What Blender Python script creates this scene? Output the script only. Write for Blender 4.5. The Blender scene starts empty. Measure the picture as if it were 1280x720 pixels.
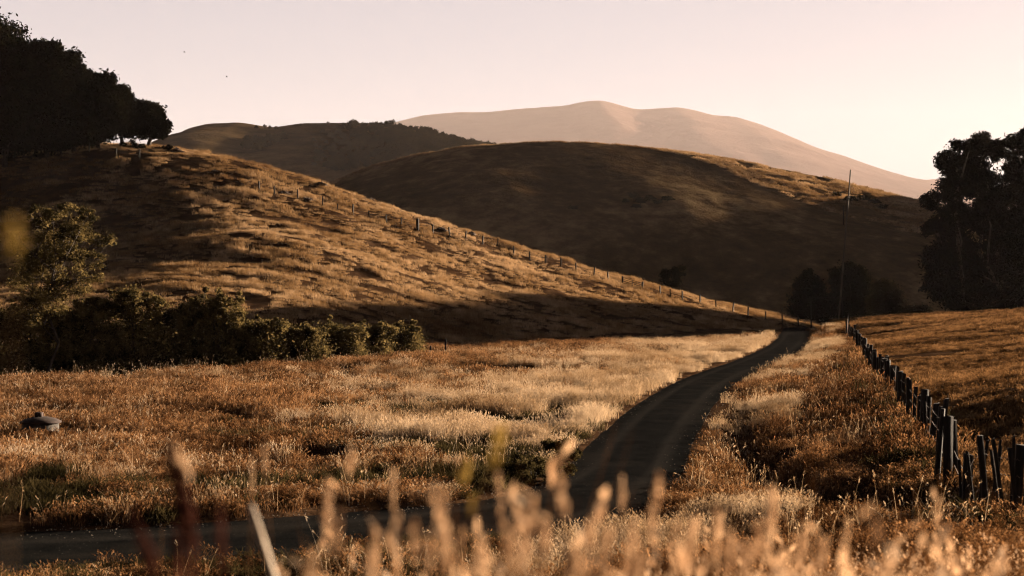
import bpy, math, random
import numpy as np
from mathutils import Vector, Matrix

# ------------------------------------------------------------------ camera, sky, sun, exposure
S = bpy.context.scene
COL = S.collection
CAMZ = 4.5
FPX = 1778.0            # focal length in pixels of the 1280 px wide photograph (50 mm)
HOR = 370.0

cam = bpy.data.cameras.new('camera')
cam_o = bpy.data.objects.new('camera', cam); COL.objects.link(cam_o); S.camera = cam_o
cam.lens = 50.0; cam.sensor_width = 36.0
cam_o.location = (0, 0, CAMZ)
cam_o.rotation_euler = (math.radians(90) + math.atan((HOR - 360) / FPX), 0, 0)
cam.clip_start = 0.05; cam.clip_end = 60000
cam.dof.use_dof = True; cam.dof.focus_distance = 85.0; cam.dof.aperture_fstop = 2.0
cam.dof.aperture_blades = 0

SUN_AZ, SUN_EL = math.radians(50), math.radians(11.0)   # azimuth clockwise from the view direction
W = bpy.data.worlds.new('World'); S.world = W; W.use_nodes = True
nt = W.node_tree; nt.nodes.clear()
out = nt.nodes.new('ShaderNodeOutputWorld')
sky = nt.nodes.new('ShaderNodeTexSky'); sky.sky_type = 'NISHITA'; sky.sun_disc = False
sky.sun_elevation = SUN_EL; sky.sun_rotation = SUN_AZ; sky.dust_density = 3.0; sky.air_density = 1.0
bg1 = nt.nodes.new('ShaderNodeBackground'); bg1.inputs[1].default_value = 0.05
tint = nt.nodes.new('ShaderNodeMix'); tint.data_type = 'RGBA'; tint.blend_type = 'MULTIPLY'; tint.inputs[0].default_value = 1.0
tint.inputs[7].default_value = (0.05, 0.05, 0.06, 1)
nt.links.new(sky.outputs[0], tint.inputs[6]); nt.links.new(tint.outputs[2], bg1.inputs[0])
bg2 = nt.nodes.new('ShaderNodeBackground'); bg2.inputs[1].default_value = 1.0      # pale evening veil low in the sky
tc = nt.nodes.new('ShaderNodeTexCoord'); sx = nt.nodes.new('ShaderNodeSeparateXYZ')
rp = nt.nodes.new('ShaderNodeValToRGB'); nt.links.new(tc.outputs['Generated'], sx.inputs[0]); nt.links.new(sx.outputs[2], rp.inputs[0])
els = rp.color_ramp.elements
els[0].position = 0.0; els[0].color = (0.055, 0.058, 0.068, 1)
els[1].position = 1.0; els[1].color = (0.004, 0.005, 0.007, 1)
for p_, c_ in ((0.10, (0.069, 0.070, 0.075)), (0.205, (0.067, 0.066, 0.072)), (0.25, (0.030, 0.028, 0.030)), (0.32, (0.008, 0.008, 0.009)), (0.6, (0.007, 0.008, 0.010))):
    e = els.new(p_); e.color = (*c_, 1)
# the side of the sky away from the sun is much darker than the side round it
dt = nt.nodes.new('ShaderNodeVectorMath'); dt.operation = 'DOT_PRODUCT'; nt.links.new(tc.outputs['Generated'], dt.inputs[0]); dt.inputs[1].default_value = (math.sin(SUN_AZ), math.cos(SUN_AZ), 0)
mr = nt.nodes.new('ShaderNodeMapRange'); mr.interpolation_type = 'SMOOTHSTEP'; nt.links.new(dt.outputs['Value'], mr.inputs[0])
mr.inputs[1].default_value = -0.2; mr.inputs[2].default_value = 0.2; mr.inputs[3].default_value = 0.10; mr.inputs[4].default_value = 0.85
nt.links.new(rp.outputs[0], bg2.inputs[0]); nt.links.new(mr.outputs[0], bg2.inputs[1])
addw = nt.nodes.new('ShaderNodeAddShader')
nt.links.new(bg1.outputs[0], addw.inputs[0]); nt.links.new(bg2.outputs[0], addw.inputs[1]); nt.links.new(addw.outputs[0], out.inputs[0])

sun = bpy.data.lights.new('sun', 'SUN'); sun.energy = 5.0; sun.angle = math.radians(0.53); sun.color = (1.0, 0.79, 0.58)
sun_o = bpy.data.objects.new('sun', sun); COL.objects.link(sun_o)
TOSUN = Vector((math.sin(SUN_AZ) * math.cos(SUN_EL), math.cos(SUN_AZ) * math.cos(SUN_EL), math.sin(SUN_EL)))
sun_o.rotation_euler = TOSUN.to_track_quat('Z', 'Y').to_euler(); sun_o.location = (100, 50, 80)

S.view_settings.view_transform = 'Standard'; S.view_settings.look = 'None'
S.view_settings.exposure = 2.95; S.view_settings.gamma = 1.0
S.render.engine = 'CYCLES'
S.cycles.use_denoising = True; S.cycles.denoising_prefilter = 'ACCURATE'; S.cycles.pixel_filter_type = 'BLACKMAN_HARRIS'; S.cycles.filter_width = 1.1
S.cycles.max_bounces = 6; S.cycles.diffuse_bounces = 2; S.cycles.glossy_bounces = 1
S.cycles.transmission_bounces = 3; S.cycles.volume_bounces = 0; S.cycles.transparent_max_bounces = 4
S.cycles.use_adaptive_sampling = False

rng = np.random.default_rng(7)

# ------------------------------------------------------------------ helpers
def vnoise(x, y, seed=0):
    xi = np.floor(x).astype(np.int64); yi = np.floor(y).astype(np.int64)
    fx = x - xi; fy = y - yi
    fx = fx * fx * fx * (fx * (fx * 6 - 15) + 10); fy = fy * fy * fy * (fy * (fy * 6 - 15) + 10)
    def h(a, b):
        n = (a * 374761393 + b * 668265263 + seed * 1442695041) & 0xffffffff
        n = ((n ^ (n >> 13)) * 1274126177) & 0xffffffff
        return ((n ^ (n >> 16)) & 0xffff) / 65535.0
    v = (h(xi, yi) * (1 - fx) + h(xi + 1, yi) * fx) * (1 - fy) + (h(xi, yi + 1) * (1 - fx) + h(xi + 1, yi + 1) * fx) * fy
    return v * 2 - 1

def fbm(x, y, seed=0, oct=4):
    s = 0.0; a = 1.0; t = 0.0
    for i in range(oct):
        s = s + a * vnoise(x * 2 ** i + 17.3 * i, y * 2 ** i - 9.1 * i, seed + i); t += a; a *= 0.5
    return s / t

class TPS:
    def __init__(self, P, lam=0.0):
        P = np.array(P, float); self.c = P[:, :2]; z = P[:, 2]; n = len(P)
        d = np.sqrt(((self.c[:, None] - self.c[None]) ** 2).sum(-1))
        K = self.phi(d) + lam * np.eye(n); Q = np.hstack([np.ones((n, 1)), self.c])
        A = np.block([[K, Q], [Q.T, np.zeros((3, 3))]])
        self.w = np.linalg.solve(A, np.concatenate([z, np.zeros(3)]))
    def phi(self, r):
        return np.where(r > 0, r * r * np.log(np.maximum(r, 1e-9)), 0.0)
    def __call__(self, x, y):
        x = np.asarray(x, float); y = np.asarray(y, float); shp = np.broadcast(x, y).shape
        x = np.broadcast_to(x, shp).ravel(); y = np.broadcast_to(y, shp).ravel(); r = np.empty(x.size)
        for i in range(0, x.size, 40000):
            a = x[i:i + 40000]; b = y[i:i + 40000]
            d = np.sqrt((a[:, None] - self.c[:, 0]) ** 2 + (b[:, None] - self.c[:, 1]) ** 2)
            r[i:i + 40000] = self.phi(d) @ self.w[:-3] + self.w[-3] + self.w[-2] * a + self.w[-1] * b
        return r.reshape(shp)

def P(px, Y, py=None, z=None):
    if z is None: z = CAMZ + (HOR - py) * Y / FPX
    return ((px - 640) * Y / FPX, Y, z)

def smooth01(t):
    t = np.clip(t, 0, 1); return t * t * (3 - 2 * t)

def mesh_from(name, V, F, smooth=False):
    """V (n,3); F (m,k) with constant k, or a list of such arrays"""
    if not isinstance(F, list): F = [F]
    me = bpy.data.meshes.new(name); V = np.asarray(V, np.float32)
    me.vertices.add(len(V)); me.vertices.foreach_set('co', V.ravel())
    loops = np.concatenate([np.asarray(f).ravel() for f in F]); tot = np.concatenate([np.full(len(f), np.asarray(f).shape[1]) for f in F])
    me.loops.add(len(loops)); me.loops.foreach_set('vertex_index', loops.astype(np.int32))
    st = np.concatenate([[0], np.cumsum(tot)[:-1]])
    me.polygons.add(len(tot)); me.polygons.foreach_set('loop_start', st.astype(np.int32))
    try: me.polygons.foreach_set('loop_total', tot.astype(np.int32))
    except Exception: pass
    me.update(calc_edges=True); me.validate()
    if smooth: me.polygons.foreach_set('use_smooth', np.ones(len(me.polygons), bool))
    return me

def obj(name, me, mat=None, parent=None, loc=None):
    o = bpy.data.objects.new(name, me); COL.objects.link(o)
    if mat is not None:
        ms = mat if isinstance(mat, (list, tuple)) else [mat]
        for m in ms: me.materials.append(m)
    if parent is not None: o.parent = parent
    if loc is not None: o.location = loc
    return o

def tag(o, label, cat, group=None, kind=None):
    o['label'] = label; o['category'] = cat
    if group: o['group'] = group
    if kind: o['kind'] = kind
    return o

def thing(name, label, cat, loc, group=None, rz=0.0):
    o = bpy.data.objects.new(name, None); COL.objects.link(o); o.location = loc; o.rotation_euler = (0, 0, rz)
    o.empty_display_size = 0.1
    return tag(o, label, cat, group)

class MB:
    """collects boxes, tubes, lathes into one mesh"""
    def __init__(s): s.V = []; s.F3 = []; s.F4 = []; s.n = 0
    def add(s, V, F):
        V = np.asarray(V, float); F = np.asarray(F) + s.n
        (s.F4 if F.shape[1] == 4 else s.F3).append(F); s.V.append(V); s.n += len(V)
    def tube(s, pts, rad, k=7, jit=0.0):
        pts = np.asarray(pts, float); rad = np.broadcast_to(rad, (len(pts),)); rings = []
        for i in range(len(pts)):
            t = pts[min(i + 1, len(pts) - 1)] - pts[max(i - 1, 0)]; t = t / (np.linalg.norm(t) + 1e-9)
            a = np.cross(t, [0.3, 0.95, 0.1]) if abs(t[2]) > .8 else np.cross(t, [0, 0, 1]); a /= np.linalg.norm(a); b = np.cross(t, a)
            th = np.linspace(0, 2 * np.pi, k, endpoint=False)
            r = rad[i] * (1 + jit * rng.uniform(-1, 1, k))
            rings.append(pts[i] + np.outer(np.cos(th) * r, a) + np.outer(np.sin(th) * r, b))
        V = np.vstack(rings); F = []
        for i in range(len(pts) - 1):
            for j in range(k): F.append((i * k + j, i * k + (j + 1) % k, (i + 1) * k + (j + 1) % k, (i + 1) * k + j))
        c0 = len(V); V = np.vstack([V, pts[0], pts[-1]]); T = []
        for j in range(k): T.append((c0, (j + 1) % k, j)); T.append((c0 + 1, (len(pts) - 1) * k + j, (len(pts) - 1) * k + (j + 1) % k))
        n = s.n; s.add(V, F); s.F3.append(np.array(T) + n)
    def box(s, c, size, rot=None, jit=0.0):
        x, y, z = [v / 2 for v in size]
        V = np.array([(sx * x, sy * y, sz * z) for sz in (-1, 1) for sy in (-1, 1) for sx in (-1, 1)], float)
        V += rng.uniform(-jit, jit, V.shape)
        if rot is not None: V = V @ np.array(rot).T
        s.add(V + np.array(c), [(0, 2, 3, 1), (4, 5, 7, 6), (0, 1, 5, 4), (2, 6, 7, 3), (0, 4, 6, 2), (1, 3, 7, 5)])
    def lathe(s, prof, k=32, c=(0, 0, 0)):
        prof = np.array(prof, float); th = np.linspace(0, 2 * np.pi, k, endpoint=False)
        V = np.vstack([np.stack([r * np.cos(th), r * np.sin(th), np.full(k, z)], 1) for r, z in prof]) + np.array(c)
        F = [(i * k + j, i * k + (j + 1) % k, (i + 1) * k + (j + 1) % k, (i + 1) * k + j) for i in range(len(prof) - 1) for j in range(k)]
        s.add(V, F)
    def mesh(s, name, smooth=False):
        F = [];
        if s.F4: F.append(np.vstack(s.F4))
        if s.F3: F.append(np.vstack(s.F3))
        return mesh_from(name, np.vstack(s.V), F, smooth)

# ------------------------------------------------------------------ materials
def new_mat(name):
    m = bpy.data.materials.new(name); m.use_nodes = True; t = m.node_tree; t.nodes.clear()
    return m, t, t.nodes.new('ShaderNodeOutputMaterial')

def noise_node(t, scale, detail=4, rough=0.55, vec=None, stretch=None, coord='pos'):
    if vec is None:
        if coord == 'pos': vec = t.nodes.new('ShaderNodeNewGeometry').outputs['Position']
        else: vec = t.nodes.new('ShaderNodeTexCoord').outputs['Object']
    if stretch:
        mp = t.nodes.new('ShaderNodeMapping'); mp.inputs['Scale'].default_value = stretch; t.links.new(vec, mp.inputs[0]); vec = mp.outputs[0]
    n = t.nodes.new('ShaderNodeTexNoise'); n.inputs['Scale'].default_value = scale; n.inputs['Detail'].default_value = detail; n.inputs['Roughness'].default_value = rough
    t.links.new(vec, n.inputs['Vector']); return n.outputs['Fac']

def ramp(t, fac, stops):
    r = t.nodes.new('ShaderNodeValToRGB'); t.links.new(fac, r.inputs[0]); el = r.color_ramp.elements
    el[0].position, el[0].color = stops[0][0], (*stops[0][1], 1); el[1].position, el[1].color = stops[-1][0], (*stops[-1][1], 1)
    for p, c in stops[1:-1]:
        e = el.new(p); e.color = (*c, 1)
    return r.outputs[0]

def mixc(t, fac, a, b, mode='MIX'):
    m = t.nodes.new('ShaderNodeMix'); m.data_type = 'RGBA'; m.blend_type = mode
    for i, v in ((0, fac), (6, a), (7, b)):
        if isinstance(v, (int, float)): m.inputs[i].default_value = v
        elif isinstance(v, tuple): m.inputs[i].default_value = (*v, 1)
        else: t.links.new(v, m.inputs[i])
    return m.outputs[2]

DRY = 0.57      # overall paleness of everything that grows or lies here
def sc_(stops): return [(p_, tuple(v * DRY for v in c_)) for p_, c_ in stops]

def bump(t, h, strength, dist):
    b = t.nodes.new('ShaderNodeBump'); b.inputs['Strength'].default_value = strength; b.inputs['Distance'].default_value = dist
    t.links.new(h, b.inputs['Height']); return b.outputs[0]

def diffuse_mat(name, stops, scale=3.0, detail=5, rough=0.9, bmp=None, stretch=None, spec=0.2, coord='pos'):
    m, t, o = new_mat(name); f = noise_node(t, scale, detail, stretch=stretch, coord=coord)
    p = t.nodes.new('ShaderNodeBsdfPrincipled'); t.links.new(ramp(t, f, sc_(stops)), p.inputs['Base Color'])
    p.inputs['Roughness'].default_value = rough; p.inputs['Specular IOR Level'].default_value = spec
    if bmp:
        t.links.new(bump(t, noise_node(t, bmp[0], 6, 0.65, stretch=stretch, coord=coord), bmp[1], bmp[2]), p.inputs['Normal'])
    t.links.new(p.outputs[0], o.inputs[0]); return m

def leaf_mat(name, stops, scale, trans=0.35, tcol=None, scale2=None, amt2=0.5):
    """diffuse + translucent, colour varied over the world position"""
    m, t, o = new_mat(name); f = noise_node(t, scale, 3, 0.6)
    if scale2:
        f2 = noise_node(t, scale2, 2, 0.5)
        mx = t.nodes.new('ShaderNodeMath'); mx.operation = 'MULTIPLY_ADD'; t.links.new(f2, mx.inputs[0]); mx.inputs[1].default_value = amt2
        sb = t.nodes.new('ShaderNodeMath'); sb.operation = 'MULTIPLY'; t.links.new(f, sb.inputs[0]); sb.inputs[1].default_value = 1 - amt2
        t.links.new(sb.outputs[0], mx.inputs[2]); f = mx.outputs[0]
    c = ramp(t, f, sc_(stops))
    d = t.nodes.new('ShaderNodeBsdfDiffuse'); t.links.new(c, d.inputs[0])
    tr = t.nodes.new('ShaderNodeBsdfTranslucent'); t.links.new(mixc(t, 1.0, c, tcol or (1, 1, 1), 'MULTIPLY'), tr.inputs[0])
    ms = t.nodes.new('ShaderNodeMixShader'); ms.inputs[0].default_value = trans
    t.links.new(d.outputs[0], ms.inputs[1]); t.links.new(tr.outputs[0], ms.inputs[2]); t.links.new(ms.outputs[0], o.inputs[0])
    return m

M = {}
M['soil'] = diffuse_mat('dry_soil', [(0.3, (0.025, 0.013, 0.007)), (0.5, (0.055, 0.030, 0.016)), (0.7, (0.12, 0.07, 0.038))], 0.6, 8, bmp=(1.3, 0.8, 0.25), spec=0.0, rough=1.0)
M['oat'] = leaf_mat('oat_straw', [(0.33, (0.20, 0.11, 0.05)), (0.46, (0.48, 0.36, 0.245)), (0.6, (0.78, 0.65, 0.51))], 0.16, 0.35, (1, .85, .65), 2.2, 0.4)
M['short'] = leaf_mat('short_dry_grass', [(0.40, (0.035, 0.023, 0.012)), (0.49, (0.17, 0.100, 0.047)), (0.60, (0.50, 0.325, 0.175))], 0.12, 0.3, (1, .8, .6), 2.0, 0.6)
M['red'] = leaf_mat('rusty_grass', [(0.40, (0.040, 0.020, 0.010)), (0.49, (0.19, 0.105, 0.052)), (0.60, (0.54, 0.34, 0.19))], 0.3, 0.35, (1, .8, .6), 3.0, 0.6)
M['hillg'] = leaf_mat('hill_grass', [(0.34, (0.14, 0.075, 0.035)), (0.47, (0.36, 0.235, 0.125)), (0.6, (0.66, 0.48, 0.31))], 0.06, 0.3, (1, .85, .65), 0.9, 0.4)
M['nearg'] = leaf_mat('bank_grass', [(0.36, (0.03, 0.014, 0.007)), (0.5, (0.10, 0.052, 0.024)), (0.64, (0.26, 0.15, 0.075))], 1.2, 0.3, (1, .75, .5), 6.0, 0.5)
M['weed'] = leaf_mat('green_weed', [(0.35, (0.016, 0.013, 0.006)), (0.5, (0.042, 0.032, 0.013)), (0.65, (0.11, 0.082, 0.034))], 1.3, 0.35)
M['bark'] = diffuse_mat('bark', [(0.35, (0.03, 0.022, 0.016)), (0.65, (0.09, 0.065, 0.045))], 3, bmp=(8, .6, .05))
M['palebark'] = diffuse_mat('pale_bark', [(0.35, (0.04, 0.028, 0.02)), (0.65, (0.12, 0.088, 0.065))], 1.5, bmp=(5, .5, .05))
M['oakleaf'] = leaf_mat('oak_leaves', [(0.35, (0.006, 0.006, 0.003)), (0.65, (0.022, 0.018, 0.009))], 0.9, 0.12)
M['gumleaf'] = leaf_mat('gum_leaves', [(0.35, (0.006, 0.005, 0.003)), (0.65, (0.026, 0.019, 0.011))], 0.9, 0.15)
M['bushleaf'] = leaf_mat('willow_leaves', [(0.38, (0.030, 0.024, 0.010)), (0.64, (0.24, 0.17, 0.065))], 1.4, 0.45)
M['farleaf'] = leaf_mat('distant_leaves', [(0.35, (0.03, 0.022, 0.012)), (0.65, (0.065, 0.05, 0.022))], 0.05, 0.1)
M['wood'] = diffuse_mat('weathered_post', [(0.3, (0.010, 0.0075, 0.006)), (0.7, (0.034, 0.026, 0.020))], 6, bmp=(10, .7, .02), stretch=(4, 4, .5), coord='obj')
M['wire'] = diffuse_mat('rusty_wire', [(0.3, (0.06, 0.04, 0.03)), (0.7, (0.12, 0.08, 0.06))], 9)
M['pole'] = diffuse_mat('pole_wood', [(0.3, (0.10, 0.075, 0.055)), (0.7, (0.22, 0.17, 0.13))], 2, stretch=(3, 3, .3), coord='obj')
M['concrete'] = diffuse_mat('old_concrete', [(0.3, (0.025, 0.022, 0.019)), (0.7, (0.11, 0.095, 0.08))], 4, bmp=(12, .6, .03), coord='obj')
M['rust'] = diffuse_mat('rusty_lid', [(0.3, (0.018, 0.010, 0.008)), (0.7, (0.06, 0.034, 0.025))], 5, bmp=(14, .4, .02), coord='obj')
M['dock'] = leaf_mat('dock_seed', [(0.35, (0.035, 0.012, 0.009)), (0.65, (0.15, 0.055, 0.036))], 9, 0.3)
M['seed'] = leaf_mat('seed_head', [(0.35, (0.50, 0.33, 0.21)), (0.65, (0.88, 0.66, 0.46))], 12, 0.4, (1, .85, .7))
M['yellow'] = leaf_mat('yellow_flower', [(0.35, (0.30, 0.19, 0.05)), (0.65, (0.58, 0.38, 0.10))], 12, 0.4)
M['drystick'] = diffuse_mat('bleached_stalk', [(0.3, (0.5, 0.38, 0.27)), (0.7, (0.75, 0.62, 0.48))], 20)
M['dirt'] = diffuse_mat('dark_burrow_dirt', [(0.35, (0.035, 0.02, 0.012)), (0.65, (0.10, 0.055, 0.03))], 3, bmp=(4, 1, .2))
M['feather'] = diffuse_mat('feather', [(0.4, (0.02, 0.02, 0.02)), (0.6, (0.05, 0.05, 0.05))], 5)

# distant grass hillsides: colour patches and a rough, tufted relief
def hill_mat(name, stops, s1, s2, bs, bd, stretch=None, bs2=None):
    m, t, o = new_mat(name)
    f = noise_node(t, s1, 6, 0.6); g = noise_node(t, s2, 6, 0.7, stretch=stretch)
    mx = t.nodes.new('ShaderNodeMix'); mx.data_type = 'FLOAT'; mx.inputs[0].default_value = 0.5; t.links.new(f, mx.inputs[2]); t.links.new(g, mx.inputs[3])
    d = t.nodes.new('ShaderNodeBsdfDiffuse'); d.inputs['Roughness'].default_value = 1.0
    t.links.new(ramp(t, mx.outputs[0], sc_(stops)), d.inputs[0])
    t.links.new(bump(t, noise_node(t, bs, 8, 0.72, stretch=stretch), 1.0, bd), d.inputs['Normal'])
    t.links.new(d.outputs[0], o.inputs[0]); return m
M['midhill'] = hill_mat('mid_hill_grass', [(0.36, (0.055, 0.033, 0.016)), (0.5, (0.17, 0.105, 0.050)), (0.62, (0.44, 0.30, 0.155))], 0.012, 0.15, 0.35, 1.3)
M['farhill'] = hill_mat('far_hill_grass', [(0.38, (0.05, 0.038, 0.018)), (0.5, (0.14, 0.09, 0.042)), (0.62, (0.26, 0.17, 0.085))], 0.006, 0.03, 0.08, 5.0)
M['mountain'] = hill_mat('haze_tinted_slopes', [(0.3, (0.66, 0.40, 0.31)), (0.7, (0.86, 0.53, 0.41))], 0.0004, 0.0025, 0.0025, 40.0)  # peach haze tint put into the slope colour, besides the haze volume
M['plain'] = hill_mat('valley_floor', [(0.38, (0.06, 0.04, 0.02)), (0.62, (0.2, 0.12, 0.06))], 0.01, 0.1, 0.3, 0.6)

# ------------------------------------------------------------------ the land: control points of the near terrain
CP = []
def A(px, Y, py=None, z=None): CP.append(P(px, Y, py, z))
def B(X, Y, z): CP.append((X, Y, z))
# bank under the photographer
for X, Y, z in [(-3, -6, 3.0), (3, -6, 3.1), (-6, -20, 3.2), (8, -20, 3.4), (0, 0, 3.35), (-2, 2, 2.6), (-.7, 2.4, 3.1), (-.2, 2.4, 3.3), (0.35, 2.6, 3.4), (1.0, 2.8, 3.28), (2.2, 3, 2.9), (0, 4.5, 3.0), (1.2, 4.5, 2.95), (3.5, 5, 2.6), (-3, 5, 1.8), (-6, 3, 1.8), (7, 4, 2.7),
                (0, 9, 1.75), (3, 9, 2.1), (6, 9, 2.2), (-4, 9, 1.2), (0, 13, 1.1), (3, 13, 1.6), (6, 13, 1.75), (-5, 13, 0.5), (0, 17, .35), (3.0, 17, .75), (5, 18, 1.05), (8, 18, 1.35),
                (-5, 17, .1), (4.3, 24, .2), (6.5, 24, .6), (9.5, 24, .45), (12, 20, .8), (14, 10, 2.2), (20, 20, 1.6), (-14, 5, .8), (-14, 14, 0), (-30, 0, 0), (-40, 20, 0), (30, 0, 2.4), (40, 20, 2)]:
    B(X, Y, z)
# flat left field
for X, Y in [(-8, 24), (-2, 27), (1, 31), (-16, 30), (-30, 40), (-10, 38), (-4, 45), (3, 45), (-24, 60), (-10, 62), (2, 62), (-45, 60), (-12, 78), (0, 80), (8, 75), (-4, 100), (8, 100), (16, 98), (6, 122), (18, 125), (-60, 78), (-30, 76)]:
    B(X, Y, 0.06 * math.sin(X * .3) + .05 * math.cos(Y * .2))
# creek bed and hill foot, hill flank, ridge, back side, by column
hill = [(-420, 92, 84, (385, 140), (345, 185), (215, 225)), (-200, 90, 82, (382, 136), (322, 182), (200, 218)), (0, 86, 80, (380, 132), (300, 178), (185, 212)), (100, 87, 82, (380, 130), (298, 174), (178, 210)),
        (200, 92, 86, (384, 128), (298, 168), (183, 208)), (320, 98, 92, (391, 126), (298, 164), (205, 209)), (440, 108, 101, (403, 128), (318, 166), (243, 211)), 
(560, 128, 124, (406, 146), (345, 178), (283, 212)),
        (640, 140, 135, (400, 156), (355, 184), (305, 214)), (700, 150, 145, (396, 164), (364, 190), (322, 216)), (820, 168, 165, (397, 180), (382, 197), (357, 218)), (940, 190, 188, (402, 200), (396, 208), (389, 222)),
        (1005, 202, 200, (408, 210), (407, 215), (405, 224))]
for px, Yc, Yf, m1, m2, rg in hill:
    dep = -1.6 if px < 500 else (-.5 if px < 600 else 0.02)
    A(px, Yc, z=dep); A(px, Yf - 4, z=-.1 if px < 600 else 0)
    A(px, m1[1], m1[0]); A(px, m2[1], m2[0]); A(px, rg[1], rg[0])
    zr = P(px, rg[1], rg[0])[2]
    A(px, rg[1] + 30, z=zr - 4.5 - .12 * zr); A(px, rg[1] + 75, z=min(zr * .45 - 6, zr - 7)); A(px, rg[1] + 140, z=-5 + .1 * zr)
A(-700, 230, 240); A(-700, 150, 385); A(-700, 90, z=0); A(-700, 300, z=20); A(-900, 400, z=5)
# road saddle and beyond
A(985, 170, z=0.0); A(985, 198, z=0.02); A(1000, 230, 401); A(1022, 236, 410); A(1045, 214, z=-1.2); A(1045, 260, z=-4)
# verge right of the road, up to the fence
for X, Y, z in [(4.9, 31, .1), (7, 33, .25), (10, 34, .45), (6.6, 44, .15), (9, 45, .4), (12.3, 43, .5), (9.5, 61, .2), (13, 61, .5), (15.8, 61, .6), (14, 80, .3), (19.6, 79, .7), (22, 107, .4), (26, 107, .8), (31, 136, .5), (32.5, 136, .75)]:
    B(X, Y, z)
A(1035, 165, 404); A(1015, 170, 407); A(1040, 195, z=-1.0); A(1040, 240, z=-6)
# pasture
A(1280, 40, z=1.0); A(1280, 60, z=1.2); A(1400, 40, z=1.8); A(1180, 60, z=.9); A(1280, 85, z=1.6); A(1150, 85, z=1.0); A(1120, 110, z=1.1); A(1280, 115, z=2.3); A(1450, 90, z=2.6)
A(1090, 145, 406); A(1160, 148, 401); A(1220, 150, 394); A(1280, 152, 388); A(1400, 155, 378); A(1600, 160, 360); A(1900, 160, 330); A(1900, 80, z=5); A(1900, 40, z=4)
for px in (1090, 1160, 1220, 1280, 1400, 1600): A(px, 185, z=0.0 + max(0, (px - 1220)) * .004); A(px, 230, z=-3.5); A(px, 330, z=-6)
TER = TPS(CP, 3.0)

# road centre line (world metres)
_L = np.array([(-34, 25), (-20, 25.4), (-9.2, 27.0), (-6.6, 28.2), (-2.6, 31.0), (-.35, 33.6), (1.3, 38.6), (2.6, 45.2), (5.1, 56.6), (9.3, 75.5), (14.8, 92), (21.6, 119), (28.0, 148), (33.5, 176), (37.4, 198), (42.0, 208), (52, 215)])
_R = np.array([(-34, 21), (-20, 21.4), (-9, 22.6), (-3.8, 24.0), (1.0, 25.6), (3.0, 28.6), (4.25, 34.0), (5.3, 41.5), (7.1, 52.5), (9.5, 65.5), (14.3, 85.5), (21.5, 109), (28.8, 139), (36.0, 172), (40.6, 195), (44.5, 203.5), (53, 210)])
def catmull(Pn, n=16):
    Pn = np.array(Pn); Q = np.vstack([2 * Pn[0] - Pn[1], Pn, 2 * Pn[-1] - Pn[-2]]); r = []
    for i in range(1, len(Q) - 2):
        for t in np.linspace(0, 1, n, endpoint=False):
            r.append(.5 * (2 * Q[i] + (Q[i + 1] - Q[i - 1]) * t + (2 * Q[i - 1] - 5 * Q[i] + 4 * Q[i + 1] - Q[i + 2]) * t * t + (3 * Q[i] - Q[i - 1] - 3 * Q[i + 1] + Q[i + 2]) * t ** 3))
    r.append(Pn[-1]); return np.array(r)
# width across the road kept even: centre from both edges, measured half width
RC = catmull((_L + _R) / 2, 14)
tg = np.gradient(RC, axis=0); tg /= np.linalg.norm(tg, axis=1)[:, None]; RN = np.stack([tg[:, 1], -tg[:, 0]], 1)   # to the right
HWID = 1.75 + 1.1 * smooth01((2.5 - RC[:, 0]) / 4) * smooth01((34 - RC[:, 1]) / 5)
RZ = TER(RC[:, 0], RC[:, 1]); k = np.ones(15) / 15
RZ = np.convolve(np.pad(RZ, 7, mode='edge'), k, 'valid')

def road_dist(x, y):
    x = np.asarray(x, float); y = np.asarray(y, float); shp = x.shape; xf = x.ravel(); yf = y.ravel()
    d = np.empty(xf.size); z = np.empty(xf.size); sd = np.empty(xf.size)
    for i in range(0, xf.size, 20000):
        a = xf[i:i + 20000, None] - RC[:, 0]; b = yf[i:i + 20000, None] - RC[:, 1]
        q = a * a + b * b; j = q.argmin(1); ii = np.arange(len(j)); aa = a[ii, j]; bb = b[ii, j]
        lat = aa * RN[j, 0] + bb * RN[j, 1]; lat = lat - np.sign(lat) * np.minimum(HWID[j] - 1.75, np.abs(lat)); far = q[ii, j] > 25
        d[i:i + 20000] = np.where(far, np.sqrt(q[ii, j]) - (HWID[j] - 1.75), np.abs(lat)); sd[i:i + 20000] = lat; z[i:i + 20000] = RZ[j]
    return d.reshape(shp), z.reshape(shp), sd.reshape(shp)

DITCH = np.array([(11.5, 72), (9.3, 60), (7.9, 52), (7.0, 45), (6.4, 38), (6.4, 33), (7.0, 30), (8.4, 28.5)])
DC = catmull(DITCH, 10)
def poly_dist(x, y, C):
    x = np.asarray(x, float); y = np.asarray(y, float); shp = x.shape; xf = x.ravel(); yf = y.ravel(); d = np.full(xf.size, 99.0)
    m = (xf > C[:, 0].min() - 4) & (xf < C[:, 0].max() + 4) & (yf > C[:, 1].min() - 4) & (yf < C[:, 1].max() + 4)
    a = xf[m][:, None] - C[:, 0]; b = yf[m][:, None] - C[:, 1]; d[m] = np.sqrt((a * a + b * b).min(1)); return d.reshape(shp)

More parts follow.
